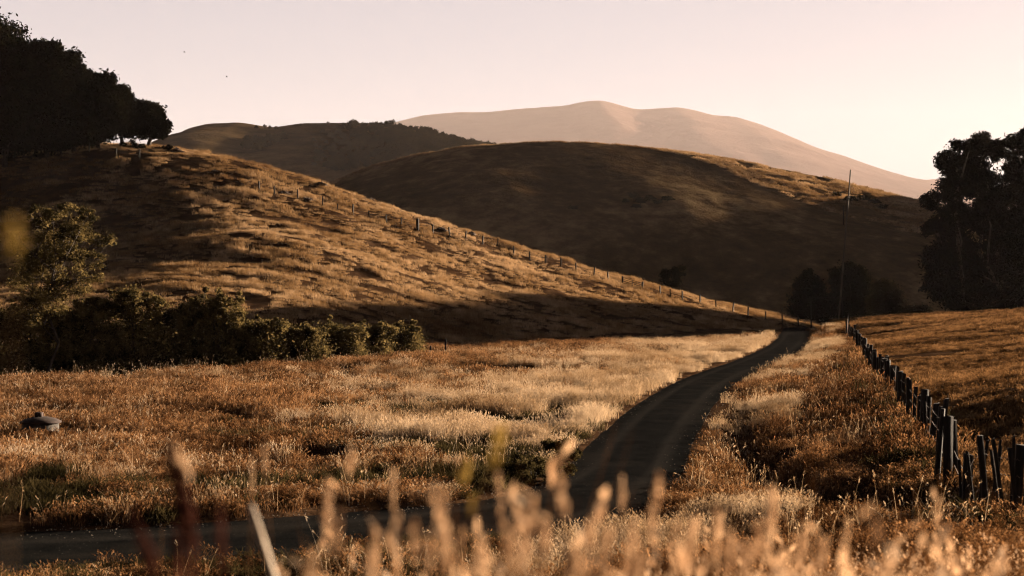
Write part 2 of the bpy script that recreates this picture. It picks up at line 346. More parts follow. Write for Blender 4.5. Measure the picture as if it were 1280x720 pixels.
def height(x, y, detail=True):
    x = np.asarray(x, float); y = np.asarray(y, float)
    z = TER(x, y)
    if detail:
        up = smooth01((z - 1.0) / 6.0) * smooth01((y - 95) / 30)
        z = z + up * (0.75 * fbm(x / 14, y / 9, 3, 3) + 0.34 * fbm(x / 4.0, y / 2.2, 5, 3))
        z = z + (1 - up) * smooth01((y - 14) / 10) * (0.10 * fbm(x / 6, y / 5, 11, 3) + 0.07 * fbm(x / 1.5, y / 1.2, 13, 2))
        past = smooth01((x - (9 + (y - 25) * .215)) / 3) * smooth01((y - 20) / 15) * smooth01((190 - y) / 20)
        z = z + past * (0.16 * fbm(x / 9 + y / 60, y / 3.2, 21, 3))
    z = z - 1.0 * np.exp(-(poly_dist(x, y, DC) / 0.85) ** 2)
    d, rz, _ = road_dist(x, y)
    w = 1 - smooth01((d - 2.0) / 1.6)
    z = z * (1 - w) + (rz - 0.06 + .07 * smooth01((d - 1.25) / .5)) * w
    # a shallow ditch and low berm just off the road
    return z

def hit(px, py, y0=6.0, y1=330.0):
    Y = np.exp(np.linspace(math.log(y0), math.log(y1), 900)); X = (px - 640) * Y / FPX; Z = CAMZ + (HOR - py) * Y / FPX
    h = height(X, Y); b = np.where(Z <= h)[0]; i = b[0] if len(b) else len(Y) - 1
    return float(X[i]), float(Y[i]), float(h[i])

def at(px, Y):
    X = (px - 640) * Y / FPX; return X, Y, float(height(np.array([X]), np.array([Y]))[0])

# terrain mesh: rows spreading out from behind the viewpoint
NU, NY = 760, 700
u = np.sinh(np.linspace(-1.25, 1.25, NU)) / math.sinh(1.25) * 0.95
yy = np.exp(np.linspace(math.log(5.0), math.log(440.0), NY)) - 9.0
U, YY = np.meshgrid(u, yy); XX = U * (YY + 9.0 + 4.0); ZZ = height(XX, YY)
edge = smooth01((YY - 330) / 100); ZZ = ZZ * (1 - edge) - 6.6 * edge
V = np.stack([XX, YY, ZZ], -1).reshape(-1, 3)
idx = np.arange(NU * NY).reshape(NY, NU)
F = np.stack([idx[:-1, :-1], idx[:-1, 1:], idx[1:, 1:], idx[1:, :-1]], -1).reshape(-1, 4)
g = obj('ground', mesh_from('ground', V, F, True), M['soil']); tag(g, 'dry soil and grass covered slopes of the valley', 'ground', kind='structure')

# valley floor as one great disc
gx = np.linspace(-7000, 8200, 46); gy = np.linspace(-1400, 16700, 57); GX, GY = np.meshgrid(gx, gy)
V = np.stack([GX, GY, GX * 0 - 7.0], -1).reshape(-1, 3); idx = np.arange(V.shape[0]).reshape(57, 46)
F4 = np.stack([idx[:-1, :-1], idx[:-1, 1:], idx[1:, 1:], idx[1:, :-1]], -1).reshape(-1, 4)
g2 = obj('valley_floor', mesh_from('valley_floor', V, F4), M['plain']); tag(g2, 'dry valley floor stretching to the horizon', 'ground', kind='structure')

# road ribbon
m, t, o = new_mat('asphalt')
uvn = t.nodes.new('ShaderNodeUVMap'); sp = t.nodes.new('ShaderNodeSeparateXYZ'); t.links.new(uvn.outputs[0], sp.inputs[0])
trk = ramp(t, sp.outputs[0], [(0.0, (0.45, 0.45, 0.45)), (0.14, (.1, .1, .1)), (0.27, (.7, .7, .7)), (0.34, (.12, .12, .12)), (0.66, (.12, .12, .12)), (0.73, (.7, .7, .7)), (0.86, (.1, .1, .1)), (1.0, (.36, .36, .36))])
base = ramp(t, noise_node(t, 1.2, 8, 0.65), [(0.35, (0.002, 0.0022, 0.0024)), (0.65, (0.0065, 0.0065, 0.0064))])
base = mixc(t, trk, base, mixc(t, noise_node(t, 6.0, 9, 0.75), (0.003, 0.003, 0.003), (0.026, 0.0235, 0.021)))
vor = t.nodes.new('ShaderNodeTexVoronoi'); vor.inputs['Scale'].default_value = 13; gp = t.nodes.new('ShaderNodeNewGeometry'); t.links.new(gp.outputs['Position'], vor.inputs['Vector'])
spk = ramp(t, vor.outputs['Distance'], [(0.0, (1, 1, 1)), (0.22, (0, 0, 0))])
sel = ramp(t, vor.outputs['Color'], [(0.78, (0, 0, 0)), (0.84, (1, 1, 1))])
dst = ramp(t, noise_node(t, 0.35, 8, 0.7), [(0.50, (0, 0, 0)), (0.68, (1, 1, 1))]); base = mixc(t, dst, base, (0.012, 0.0105, 0.009))
base = mixc(t, mixc(t, 1.0, spk, sel, 'MULTIPLY'), base, (0.12, 0.108, 0.095))
p = t.nodes.new('ShaderNodeBsdfPrincipled'); t.links.new(base, p.inputs['Base Color']); p.inputs['Roughness'].default_value = 1.0; p.inputs['Specular IOR Level'].default_value = .0
t.links.new(bump(t, noise_node(t, 16, 5, .7), .7, .03), p.inputs['Normal']); t.links.new(p.outputs[0], o.inputs[0]); M['road'] = m
NS = 13; lat = np.linspace(-1, 1, NS); rag = 0.30 * vnoise(np.arange(len(RC)) * .9, np.zeros(len(RC)), 4)
tt = np.linspace(0, 1, len(RC))
V = []; UV = []
for i in range(len(RC)):
    for q in lat:
        e = q * (HWID[i] + (rag[i] if q > 0 else -rag[i] * .8) * abs(q) ** 4)
        V.append((RC[i, 0] + RN[i, 0] * e, RC[i, 1] + RN[i, 1] * e, RZ[i] + 0.05 * (1 - q * q) - .03)); UV.append(((q + 1) / 2, i))
V = np.array(V); idx = np.arange(len(V)).reshape(-1, NS)
F = np.stack([idx[:-1, :-1], idx[:-1, 1:], idx[1:, 1:], idx[1:, :-1]], -1).reshape(-1, 4)
me = mesh_from('road', V, F, True); uvl = me.uv_layers.new(name='UVMap'); li = np.empty(len(me.loops), np.int32); me.loops.foreach_get('vertex_index', li)
uvl.data.foreach_set('uv', np.array(UV, np.float32)[li].ravel())
r = obj('road', me, M['road']); tag(r, 'narrow dark asphalt road curving away between grass verges', 'road', kind='structure')

# ------------------------------------------------------------------ hills and mountain behind
def ridge_hill(name, label, mat, ridge, Yr, Yf, Yb, zf, nx=260, ny=150, prof=1.0, amp=1.0, wl=60.0, seed=1, Yvar=0.0, gul=0.0):
    rx = np.array([q[0] for q in ridge], float); ry = np.array([q[1] for q in ridge], float)
    px = np.linspace(rx[0], rx[-1], nx)
    # smooth interpolation of the skyline
    from numpy import interp
    pyy = interp(px, rx, ry); kk = max(3, int(nx * 18 / (rx[-1] - rx[0]))) | 1
    pyy = np.convolve(np.pad(pyy, kk // 2, mode='edge'), np.ones(kk) / kk, 'valid')
    X = (px - 640) * Yr / FPX; zr = CAMZ + (HOR - pyy) * Yr / FPX
    s = np.concatenate([np.linspace(0, 1, int(ny * .7), endpoint=False), 1 + np.linspace(0, 1, int(ny * .3))])
    Vv = np.zeros((len(s), nx, 3))
    for i, q in enumerate(s):
        if q <= 1:
            Y = Yf + (Yr - Yf) * q; hgt = q * (1 + prof * (1 - q)) / 1.0; hgt = min(hgt, 1.0) if prof <= 1 else hgt
        else:
            Y = Yr + (Yb - Yr) * (q - 1); hgt = 1 - smooth01((q - 1)) * 1.0
        ww = np.sin(np.pi * min(q, 1)) if q <= 1 else 0
        n = amp * fbm(X / wl, np.full(nx, Y) / wl, seed, 5) * (min(q, 1) * (1 - min(q, 1)) * 4) ** .7
        n2 = gul * (fbm(X / (wl * 1.2) + q * .6, np.full(nx, q * .7), seed + 9, 2)) * (max(0, 1 - q) * min(q, 1) * 4)
        n3 = amp * .05 * fbm(X / (wl * .12), np.full(nx, Y) / (wl * .12), seed + 5, 3)
        Vv[i, :, 0] = X; Vv[i, :, 1] = Y; Vv[i, :, 2] = zf + (zr - zf) * hgt + n + n2 + n3
    idx = np.arange(len(s) * nx).reshape(len(s), nx)
    F = np.stack([idx[:-1, :-1], idx[:-1, 1:], idx[1:, 1:], idx[1:, :-1]], -1).reshape(-1, 4)
    o = obj(name, mesh_from(name, Vv.reshape(-1, 3), F, True), mat); tag(o, label, 'hill', kind='structure')
    return o, (X, Vv)

midr = [(250, 330), (340, 268), (425, 224), (470, 207), (520, 194), (580, 184), (640, 180), (700, 178), (760, 180.5), (830, 187), (900, 197), (970, 210), (1040, 224), (1100, 239), (1150, 251), (1220, 270), (1300, 292), (1400, 322), (1500, 352), (1600, 375)]
mid_o, (MX, MV) = ridge_hill('hill', 'rounded grassy hill in shade behind the near slope', M['midhill'], midr, 520, 365, 760, -8, 420, 230, prof=.38, amp=4.5, wl=60, seed=31, gul=9.0)
farr = [(-250, 250), (0, 225), (120, 205), (213, 173), (235, 160), (262, 154), (295, 152.5), (340, 159), (380, 154), (430, 153), (470, 154), (500, 156), (540, 166), (580, 178), (625, 187), (700, 202), (800, 230), (900, 262), (1000, 300), (1100, 340)]
ridge_hill('hill', 'unseen steep hill added past the eucalyptus trees to shade the rounded hill', M['midhill'], [(1318, 376), (1360, 320), (1420, 215), (1480, 140), (1560, 100), (1700, 92), (1900, 130), (2100, 250), (2250, 376)], 620, 490, 800, -8, 200, 120, prof=.3, amp=3, wl=70, seed=36, gul=5.0)  # added out of frame so its shadow darkens the rounded hill
far_o, (FX, FV) = ridge_hill('wooded_hill', 'farther brown hill with trees along its crest', M['farhill'], farr, 1350, 850, 1900, -8, 420, 170, prof=.35, amp=11, wl=190, seed=44, gul=22.0)
mtr = [(-120, 371), (60, 330), (200, 262), (350, 190), (440, 166), (500, 151), (530, 144), (570, 140), (610, 139.5), (650, 136), (680, 133.5), (705, 132.5), (725, 128), (745, 125), (762, 127), (782, 133), (800, 136.5), (830, 134.5), (850, 134), (870, 138), (895, 144), (920, 146), (950, 155), (975, 165), (1000, 175), (1025, 186), (1060, 196), (1100, 211), (1130, 221), (1150, 225), (1175, 223), (1220, 232), (1300, 262), (1420, 310), (1520, 371)]
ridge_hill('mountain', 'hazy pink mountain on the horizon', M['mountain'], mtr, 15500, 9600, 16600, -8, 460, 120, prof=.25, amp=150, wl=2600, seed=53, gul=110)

exec_after_land = True
# ------------------------------------------------------------------ grass: clump shapes and scatter
PROTO = bpy.data.collections.new('grass_clump_shapes')
def blade_mesh(name, n, R, H, w, lean, mat, heads=0.0, headlen=.08, headw=.012, seed=0, seg=3, hmat=None):
    r = np.random.default_rng(seed); Vs = []; Fs = []; T = []; c = 0; HI = []
    for i in range(n):
        a = r.uniform(0, 2 * np.pi); rr = R * math.sqrt(r.uniform(0, 1)); h = H * r.uniform(.5, 1.1); ww = w * r.uniform(.6, 1.4)
        b = np.array([rr * math.cos(a), rr * math.sin(a), -0.04]); az = r.uniform(0, 2 * np.pi); ln = lean * r.uniform(.2, 1.3)
        d = np.array([math.cos(az), math.sin(az), 0]); s = np.array([-d[1], d[0], 0]); tw = r.uniform(-.8, .8); s = s * math.cos(tw) + d * math.sin(tw)
        pts = []
        for k_ in range(seg + 1):
            q = k_ / seg; pts.append(b + d * h * ln * q * q + np.array([0, 0, h * (q - .25 * ln * q * q)]))
        hd = r.uniform() < heads
        for k_ in range(seg):
            w0 = ww * (1 - k_ / seg * .8); w1 = ww * (1 - (k_ + 1) / seg * .8)
            Vs += [pts[k_] - s * w0 / 2, pts[k_] + s * w0 / 2, pts[k_ + 1] + s * w1 / 2, pts[k_ + 1] - s * w1 / 2]; Fs.append((c, c + 1, c + 2, c + 3)); c += 4
        if hd:
            tip = pts[-1]; dirn = pts[-1] - pts[-2]; dirn /= np.linalg.norm(dirn)
            for m_ in range(5):
                cc = tip - dirn * headlen * (m_ / 5.0) + r.normal(0, headlen * .10, 3) * np.array([1, 1, .4]); a1 = r.normal(0, 1, 3); a1 /= np.linalg.norm(a1)
                e1 = (dirn * 1.0 + a1 * .6); e1 /= np.linalg.norm(e1); e2 = np.cross(e1, a1); e2 /= np.linalg.norm(e2) + 1e-9
                L = headlen * .28; Vs += [cc - e1 * L, cc + e2 * headw, cc + e1 * L, cc - e2 * headw]; HI.append(len(Fs)); Fs.append((c, c + 1, c + 2, c + 3)); c += 4
    me = mesh_from(name, np.array(Vs), np.array(Fs)); me.materials.append(mat)
    if hmat is not None:
        me.materials.append(hmat)
        for q_ in HI: me.polygons[q_].material_index = 1
    o = bpy.data.objects.new(name, me); return o

def scatter(name, label, cat, protos, X, Y, sc, zs, seed=0, tilt=.12, Z=None):
    """one stuff object: the clumps are placed on its points by geometry nodes"""
    r = np.random.default_rng(seed); n = len(X); Z = height(X, Y) if Z is None else Z
    me = bpy.data.meshes.new(name); me.vertices.add(n); me.vertices.foreach_set('co', np.stack([X, Y, Z], 1).astype(np.float32).ravel())
    at_ = me.attributes.new('rot', 'FLOAT_VECTOR', 'POINT'); at_.data.foreach_set('vector', np.stack([r.normal(0, tilt, n), r.normal(0, tilt, n), r.uniform(0, 6.283, n)], 1).astype(np.float32).ravel())
    at_ = me.attributes.new('scl', 'FLOAT_VECTOR', 'POINT'); at_.data.foreach_set('vector', np.stack([sc, sc, sc * zs], 1).astype(np.float32).ravel())
    at_ = me.attributes.new('pick', 'INT', 'POINT'); at_.data.foreach_set('value', r.integers(0, len(protos), n).astype(np.int32))
    o = obj(name, me); tag(o, label, cat, kind='stuff')
    c = bpy.data.collections.new(name + '_clumps')
    for i, p_ in enumerate(protos):
        c.objects.link(p_)
    ng = bpy.data.node_groups.new(name, 'GeometryNodeTree')
    ng.interface.new_socket('Geometry', in_out='INPUT', socket_type='NodeSocketGeometry'); ng.interface.new_socket('Geometry', in_out='OUTPUT', socket_type='NodeSocketGeometry')
    gi = ng.nodes.new('NodeGroupInput'); go = ng.nodes.new('NodeGroupOutput'); iop = ng.nodes.new('GeometryNodeInstanceOnPoints')
    ci = ng.nodes.new('GeometryNodeCollectionInfo'); ci.inputs['Collection'].default_value = c; ci.inputs['Separate Children'].default_value = True; ci.inputs['Reset Children'].default_value = True
    def na(nm, tp):
        q = ng.nodes.new('GeometryNodeInputNamedAttribute'); q.data_type = tp; q.inputs['Name'].default_value = nm; return [s for s in q.outputs if s.enabled and s.name == 'Attribute'][0]
    ng.links.new(gi.outputs[0], iop.inputs['Points']); ng.links.new(ci.outputs[0], iop.inputs['Instance']); iop.inputs['Pick Instance'].default_value = True
    ng.links.new(na('pick', 'INT'), iop.inputs['Instance Index']); ng.links.new(na('rot', 'FLOAT_VECTOR'), iop.inputs['Rotation']); ng.links.new(na('scl', 'FLOAT_VECTOR'), iop.inputs['Scale'])
    ng.links.new(iop.outputs[0], go.inputs[0])
    md = o.modifiers.new('clumps', 'NODES'); md.node_group = ng
    return o

def sample_polar(n, Y0, Y1, px0, px1, power=1.0, seed=0):
    """points in the view wedge; power 2 = even over the ground, 1 = denser near"""
    r = np.random.default_rng(seed); t_ = r.uniform(0, 1, n)
    if power == 0: Y = Y0 * (Y1 / Y0) ** t_
    else: Y = (Y0 ** power + (Y1 ** power - Y0 ** power) * t_) ** (1 / power)
    px = r.uniform(px0, px1, n); return (px - 640) * Y / FPX, Y

_fl = lambda Y: 9 + (Y - 25) * .215          # x of the right-hand fence, roughly
FENCE = np.array([(9.3, 20.0), (9.0, 25.0), (8.9, 27.5), (9.3, 30), (10.2, 34), (11.9, 42), (13.4, 50), (15.8, 61), (19.4, 78), (25.9, 107), (32, 136), (36, 152)])
def fence_x(Y): return np.interp(Y, FENCE[:, 1], FENCE[:, 0])

oat = [blade_mesh('oat_clump', 46, .34, .62, .010, .45, M['oat'], heads=.7, headlen=.08, headw=.009, seed=s) for s in (1, 2, 3)]
short = [blade_mesh('short_clump', 70, .42, .30, .014, .75, M['short'], heads=.15, seed=s) for s in (4, 5, 6)]
red = [blade_mesh('rusty_clump', 60, .38, .42, .011, .6, M['red'], heads=.5, headlen=.07, headw=.012, seed=s) for s in (7, 8, 9)]
hillc = [blade_mesh('hill_clump', 60, .62, .46, .030, .6, M['hillg'], heads=.0, seed=s, seg=2) for s in (10, 11, 12)]
weed = [blade_mesh('weed_clump', 60, .30, .36, .035, .7, M['weed'], heads=0, seed=s, seg=2) for s in (13, 14)]
near = [blade_mesh('near_clump', 60, .24, .86, .005, .35, M['nearg'], heads=.22, headlen=.085, headw=.008, seed=s, seg=4, hmat=M['seed']) for s in (15, 16, 17)]

def keep(X, Y, m): return X[m], Y[m]

# hillside
X, Y = sample_polar(60000, 92, 262, -120, 1060, 1.6, 1)
h0 = TER(X, Y); rd, _, sd = road_dist(X, Y)
foot = np.interp(X / Y * FPX + 640, [q[0] for q in hill], [q[1] for q in hill])
m = (Y > foot - 2) & (rd > 2.4) & (sd < 0) & (fbm(X / 2.6, Y / 1.7, 61, 3) > -.16)
X, Y = keep(X, Y, m); scl = .65 + .5 * np.clip(fbm(X / 5, Y / 3, 62, 3) + .5, 0, 1) + rng.uniform(-.15, .15, len(X))
scatter('hillside_grass', 'dry golden grass covering the near hillside', 'grass', hillc, X, Y, scl, np.clip(.55 + .8 * (fbm(X / 3, Y / 2, 63, 3) + .5), .3, 1.6), 1)

# left field, pale wild oats along the road and in the middle, brown short grass behind
X, Y = sample_polar(60000, 23, 150, -60, 1010, 1.3, 2)
rd, _, sd = road_dist(X, Y); foot = np.interp(X / Y * FPX + 640, [q[0] for q in hill], [q[1] for q in hill])
leftm = (sd < 0) & (rd > 1.72 + .45 * rng.uniform(0, 1, len(X))) & (Y < foot + 1)
px_ = X / Y * FPX + 640; py_ = HOR + CAMZ * FPX / Y
n1 = fbm(X / 6, Y / 4, 71, 3)
dist_r = np.clip(1 - (rd - 2) / (3 + Y * .10), 0, 1) * smooth01((Y - 26) / 18)
palew = np.clip(dist_r * 1.2 + .85 * np.exp(-((px_ - 600) / 190) ** 2 - ((py_ - 525) / 42) ** 2) - .12 + .5 * n1 + .35 * np.exp(-((px_ - 760) / 200) ** 2 - ((py_ - 460) / 25) ** 2), 0, 1)
lown = (rd < 7) & (Y < 44) & (fbm(X / 2.5, Y / 2.0, 72, 2) > .05)
rr_ = rng.uniform(0, 1, len(X)); gap = fbm(X / 1.6, Y / 1.3, 73, 3) + .5 * fbm(X / 7, Y / 5, 79, 2) > -.10
mo = leftm & gap & (rr_ < palew) & ~lown; ms = leftm & gap & (rr_ >= palew) & ~lown & (Y > 45); mr = leftm & gap & (rr_ >= palew) & ~lown & (Y <= 45); mw = leftm & (lown | ((fbm(X / 4, Y / 2.5, 75, 3) > .28) & (Y < 60)))
Xo, Yo = keep(X, Y, mo); scatter('wild_oats', 'pale wild oats along the left verge and in the field', 'grass', oat, Xo, Yo, rng.uniform(.75, 1.2, len(Xo)), np.clip(.8 + .8 * fbm(Xo / 2, Yo / 1.6, 74, 3), .3, 1.4), 2)
Xs, Ys = keep(X, Y, ms); scatter('field_grass', 'short brown grass of the flat left field', 'grass', short + red, Xs, Ys, rng.uniform(.8, 1.4, len(Xs)), np.clip(.9 + .8 * fbm(Xs / 3, Ys / 2, 76, 2), .35, 1.5), 3)
Xr, Yr_ = keep(X, Y, mr); scatter('rusty_field_grass', 'rust coloured grass in the front of the left field', 'grass', red, Xr, Yr_, rng.uniform(.7, 1.2, len(Xr)), np.clip(.85 + .6 * fbm(Xr / 3, Yr_ / 2, 77, 2), .4, 1.3), 4)
Xw, Yw = keep(X, Y, mw); q = rng.uniform(0, 1, len(Xw)) < .8; Xw, Yw = Xw[q], Yw[q]
scatter('green_weeds', 'low dark green weeds at the left road edge', 'weeds', weed, Xw, Yw, rng.uniform(.6, 1.3, len(Xw)), rng.uniform(.5, 1.2, len(Xw)), 5)

tall = [blade_mesh('tall_stem', 5, .35, 1.0, .009, .5, M['oat'], heads=1.0, headlen=.10, headw=.010, seed=s, seg=4) for s in (51, 52, 53)]
X, Y = sample_polar(6000, 22, 120, -40, 1240, 1.2, 52); rd, _, sd = road_dist(X, Y); fo_ = np.interp(X / Y * FPX + 640, [q[0] for q in hill], [q[1] for q in hill])
m = (rd > 2.1) & (((sd < 0) & (Y < fo_ - 2)) | ((sd > 0) & (X < fence_x(Y) - .2))) & (fbm(X / 4, Y / 3, 54, 2) > -.1); X, Y = keep(X, Y, m)
scatter('tall_stems', 'scattered tall dry seed stems above the grass', 'dry stems', tall, X, Y, rng.uniform(.6, 1.0, len(X)), rng.uniform(.6, 1.2, len(X)), 55)

# right verge (between road and fence) and the near bank
X, Y = sample_polar(40000, 9, 205, 600, 1330, 1.1, 6)
rd, _, sd = road_dist(X, Y); dd = poly_dist(X, Y, DC); fx = fence_x(Y)
m = (((sd > 0) & (rd > 1.75 + .4 * rng.uniform(0, 1, len(X)))) | (Y < 19)) & (rd > 1.9) & (X < fx + .6) & (dd > .5 + .3 * rng.uniform(-1, 1, len(X))) & (fbm(X / 1.3, Y / 1.1, 81, 3) > -.18)
X, Y = keep(X, Y, m); pal = (fbm(X / 4, Y / 4, 82, 3) > .1) & (road_dist(X, Y)[0] < 5)
Xa, Ya = keep(X, Y, ~pal); scatter('verge_grass', 'rusty brown grass between the road and the right fence', 'grass', red + short[:1], Xa, Ya, rng.uniform(.6, 1.15, len(Xa)), np.clip(.8 + .9 * fbm(Xa / 2.5, Ya / 2, 83, 3), .3, 1.5) * np.where((Ya > 19) & (Ya < 36) & (fence_x(Ya) - Xa < 2.2), .45, 1.0), 7)
Xa, Ya = keep(X, Y, pal); scatter('verge_oats', 'pale oat clumps on the right verge', 'grass', oat, Xa, Ya, rng.uniform(.6, 1.0, len(Xa)), rng.uniform(.5, .9, len(Xa)), 8)

# pasture
X, Y = sample_polar(74000, 22, 172, 1040, 1500, 1.5, 9); fx = fence_x(Y)
m = (X > fx + .3) & (fbm(X / 4 + Y / 40, Y / 1.2, 91, 3) > -.14); X, Y = keep(X, Y, m)
scatter('pasture_grass', 'grazed brown grass of the pasture behind the right fence', 'grass', short, X, Y, rng.uniform(.7, 1.3, len(X)), np.clip(.65 + 1.0 * fbm(X / 5 + Y / 40, Y / 1.6, 92, 3), .2, 1.3), 10)

# rough grass on the crest and right shoulder of the hill behind
MY = MV[:, 0, 1]; r7 = np.random.default_rng(31); n = 26000
px_ = r7.uniform(380, 1290, n); yq = 520 - (r7.uniform(0, 1, n) ** 1.3) * (9 + 60 * smooth01((px_ - 800) / 250)) + 6; X = (px_ - 640) * 520 / FPX
ok_ = (r7.uniform(0, 1, n) < .35 + .65 * smooth01((px_ - 780) / 200)) & (fbm(X / 7, yq / 5, 37, 3) > -.15); X = X[ok_]; yq = yq[ok_]
ji = np.clip(np.searchsorted(MY, yq), 1, len(MY) - 1); qq = (yq - MY[ji - 1]) / (MY[ji] - MY[ji - 1]); xi = np.clip(np.searchsorted(MX, X), 1, len(MX) - 1); xf_ = (X - MX[xi - 1]) / (MX[xi] - MX[xi - 1])
Z = (MV[ji - 1, xi - 1, 2] * (1 - xf_) + MV[ji - 1, xi, 2] * xf_) * (1 - qq) + (MV[ji, xi - 1, 2] * (1 - xf_) + MV[ji, xi, 2] * xf_) * qq
scatter('crest_grass', 'rough grass along the crest of the hill behind', 'grass', [blade_mesh('crest_clump', 40, 1.0, .6, .09, .6, M['hillg'], seed=s, seg=2) for s in (41, 42)], X, yq, r7.uniform(.8, 1.6, len(X)), r7.uniform(.5, 1.0, len(X)), 33, Z=Z)

# grass of the bank under the lens
r3 = np.random.default_rng(12); X = r3.uniform(-4.5, 7.5, 14000); Y = 2.2 + 15 * r3.uniform(0, 1, 14000) ** 1.35
left = -0.6 + .05 * Y; dens = np.clip((X / Y * FPX + 640 - 360) / 300, .04, .62) * np.clip((1120 - X / Y * FPX - 640) / 160 + .5, .22, 1); m = (r3.uniform(0, 1, 14000) < dens) & (np.abs(X) < .45 * Y + .8) & (road_dist(X, Y)[0] > 2.0); X, Y = keep(X, Y, m)
scatter('bank_grass', 'blurred orange seeding grass on the bank in front', 'grass', near, X, Y, rng.uniform(.7, 1.1, len(X)), np.clip(.78 + .55 * fbm(X / .5, Y / .5, 95, 2), .3, 1.25) * np.clip(1.0 - (Y - 5) * .04, .55, 1), 11)

# tufts along the shaded hill behind
X, Y = [], []
r4 = np.random.default_rng(14)

# ------------------------------------------------------------------ trees
def leaves(C, n, spread, size, r, aspect=.55):
    """leaf faces round clump centres C (k,3)"""
    k_ = len(C); i = r.integers(0, k_, n); c = C[i] + r.normal(0, 1, (n, 3)) * spread[i][:, None] * np.array([1, 1, .75])
    a = r.normal(0, 1, (n, 3)); a /= np.linalg.norm(a, axis=1)[:, None]; b = r.normal(0, 1, (n, 3)); b -= (a * b).sum(1)[:, None] * a; b /= np.linalg.norm(b, axis=1)[:, None]
    s_ = size * r.uniform(.6, 1.5, n)[:, None]
    V_ = np.stack([c - a * s_, c + b * s_ * aspect, c + a * s_, c - b * s_ * aspect], 1).reshape(-1, 3)
    return V_, np.arange(4 * n).reshape(-1, 4)

def crown_centers(lobes, per, r, droop=0.0):
    C = []; Sp = []
    for (x, y, z, rx, ry, rz) in lobes:
        n = max(4, int(per * (rx * ry * rz) ** (2 / 3.) / 2.0))
        d = r.normal(0, 1, (n, 3)); d /= np.linalg.norm(d, axis=1)[:, None]; q = r.uniform(.35, 1.0, n) ** .6
        c = np.array([x, y, z]) + d * q[:, None] * np.array([rx, ry, rz]); c[:, 2] -= droop * r.uniform(0, 1, n)
        C.append(c); Sp.append(np.full(n, .20 * (rx * ry * rz) ** (1 / 3.)) * r.uniform(.6, 1.3, n))
    return np.vstack(C), np.concatenate(Sp)

def limbs(mb, base, lobes, rt, r, split=.35, stems=1, k_=7):
    base = np.array(base, float); top = np.array([np.mean([l[0] for l in lobes]), np.mean([l[1] for l in lobes]), max(l[2] for l in lobes)])
    H = top[2]
    for s_ in range(stems):
        off = r.normal(0, .25 * rt * 4, 2) if stems > 1 else np.zeros(2)
        pts = [base + np.array([off[0] * .4, off[1] * .4, 0])]; rads = [rt * 1.35]
        for q in (.08, .25, .45, .7, .95):
            w_ = np.array([top[0], top[1], 0]) * q + np.array([off[0] * (.4 + q * 2.5), off[1] * (.4 + q * 2.5), H * q]) + np.append(r.normal(0, .03 * H, 2), 0) * (q > .1)
            pts.append(w_); rads.append(rt * (1.0 - .85 * q))
        mb.tube(pts, rads, k_, .08)
    P0 = np.array(pts)
    for l in lobes:
        c = np.array(l[:3]); zq = max(.12 * H, min(c[2] - .5 * l[5], .85 * H) * r.uniform(.55, .9)); j = np.interp(zq, P0[:, 2], np.arange(len(P0)))
        j0 = int(j); f_ = j - j0; st = P0[j0] * (1 - f_) + P0[min(j0 + 1, len(P0) - 1)] * f_
        mid = (st + c) / 2 + r.normal(0, .05 * H, 3) - np.array([0, 0, .03 * H]); rr = rt * .4
        mb.tube([st, mid, c], [rr, rr * .7, rr * .35], 5)
        for b_ in range(5):
            d = r.normal(0, 1, 3); d /= np.linalg.norm(d); mb.tube([mid * .4 + c * .6, c * .6 + (c + d * np.array(l[3:]) * .5) * .4, c + d * np.array(l[3:]) * .85], [rr * .4, rr * .25, rr * .08], 4)

def tree(name, label, loc, lobes, rt, nleaf, lsize, leafm, barkm, cat='tree', group=None, seed=0, per=14, droop=0.0, aspect=.55, stems=1, spread=1.0):
    r = np.random.default_rng(seed); t_ = thing(name, label, cat, loc, group)
    mb = MB(); limbs(mb, (0, 0, -.35), lobes, rt, r, stems=stems); obj('trunk', mb.mesh('trunk', True), barkm, t_)
    C, Sp = crown_centers(lobes, per, r, droop); V_, F_ = leaves(C, nleaf, Sp * spread, lsize, r, aspect)
    obj('crown', mesh_from('crown', V_, F_), leafm, t_); return t_

def lobes_px(base, spec, Y, depth=1.0):
    """spec rows: (px, py, rx_px, rz_px) measured on the photograph, turned to metres round the base"""
    L = []
    for i, (px, py, rx, rz) in enumerate(spec):
        X = (px - 640) * Y / FPX; Z = CAMZ + (HOR - py) * Y / FPX; ax = rx * Y / FPX; az = rz * Y / FPX
        L.append((X - base[0], ((i * 37) % 7 - 3) / 3. * ax * .5 * depth, Z - base[2], ax, ax * depth, az))
    return L

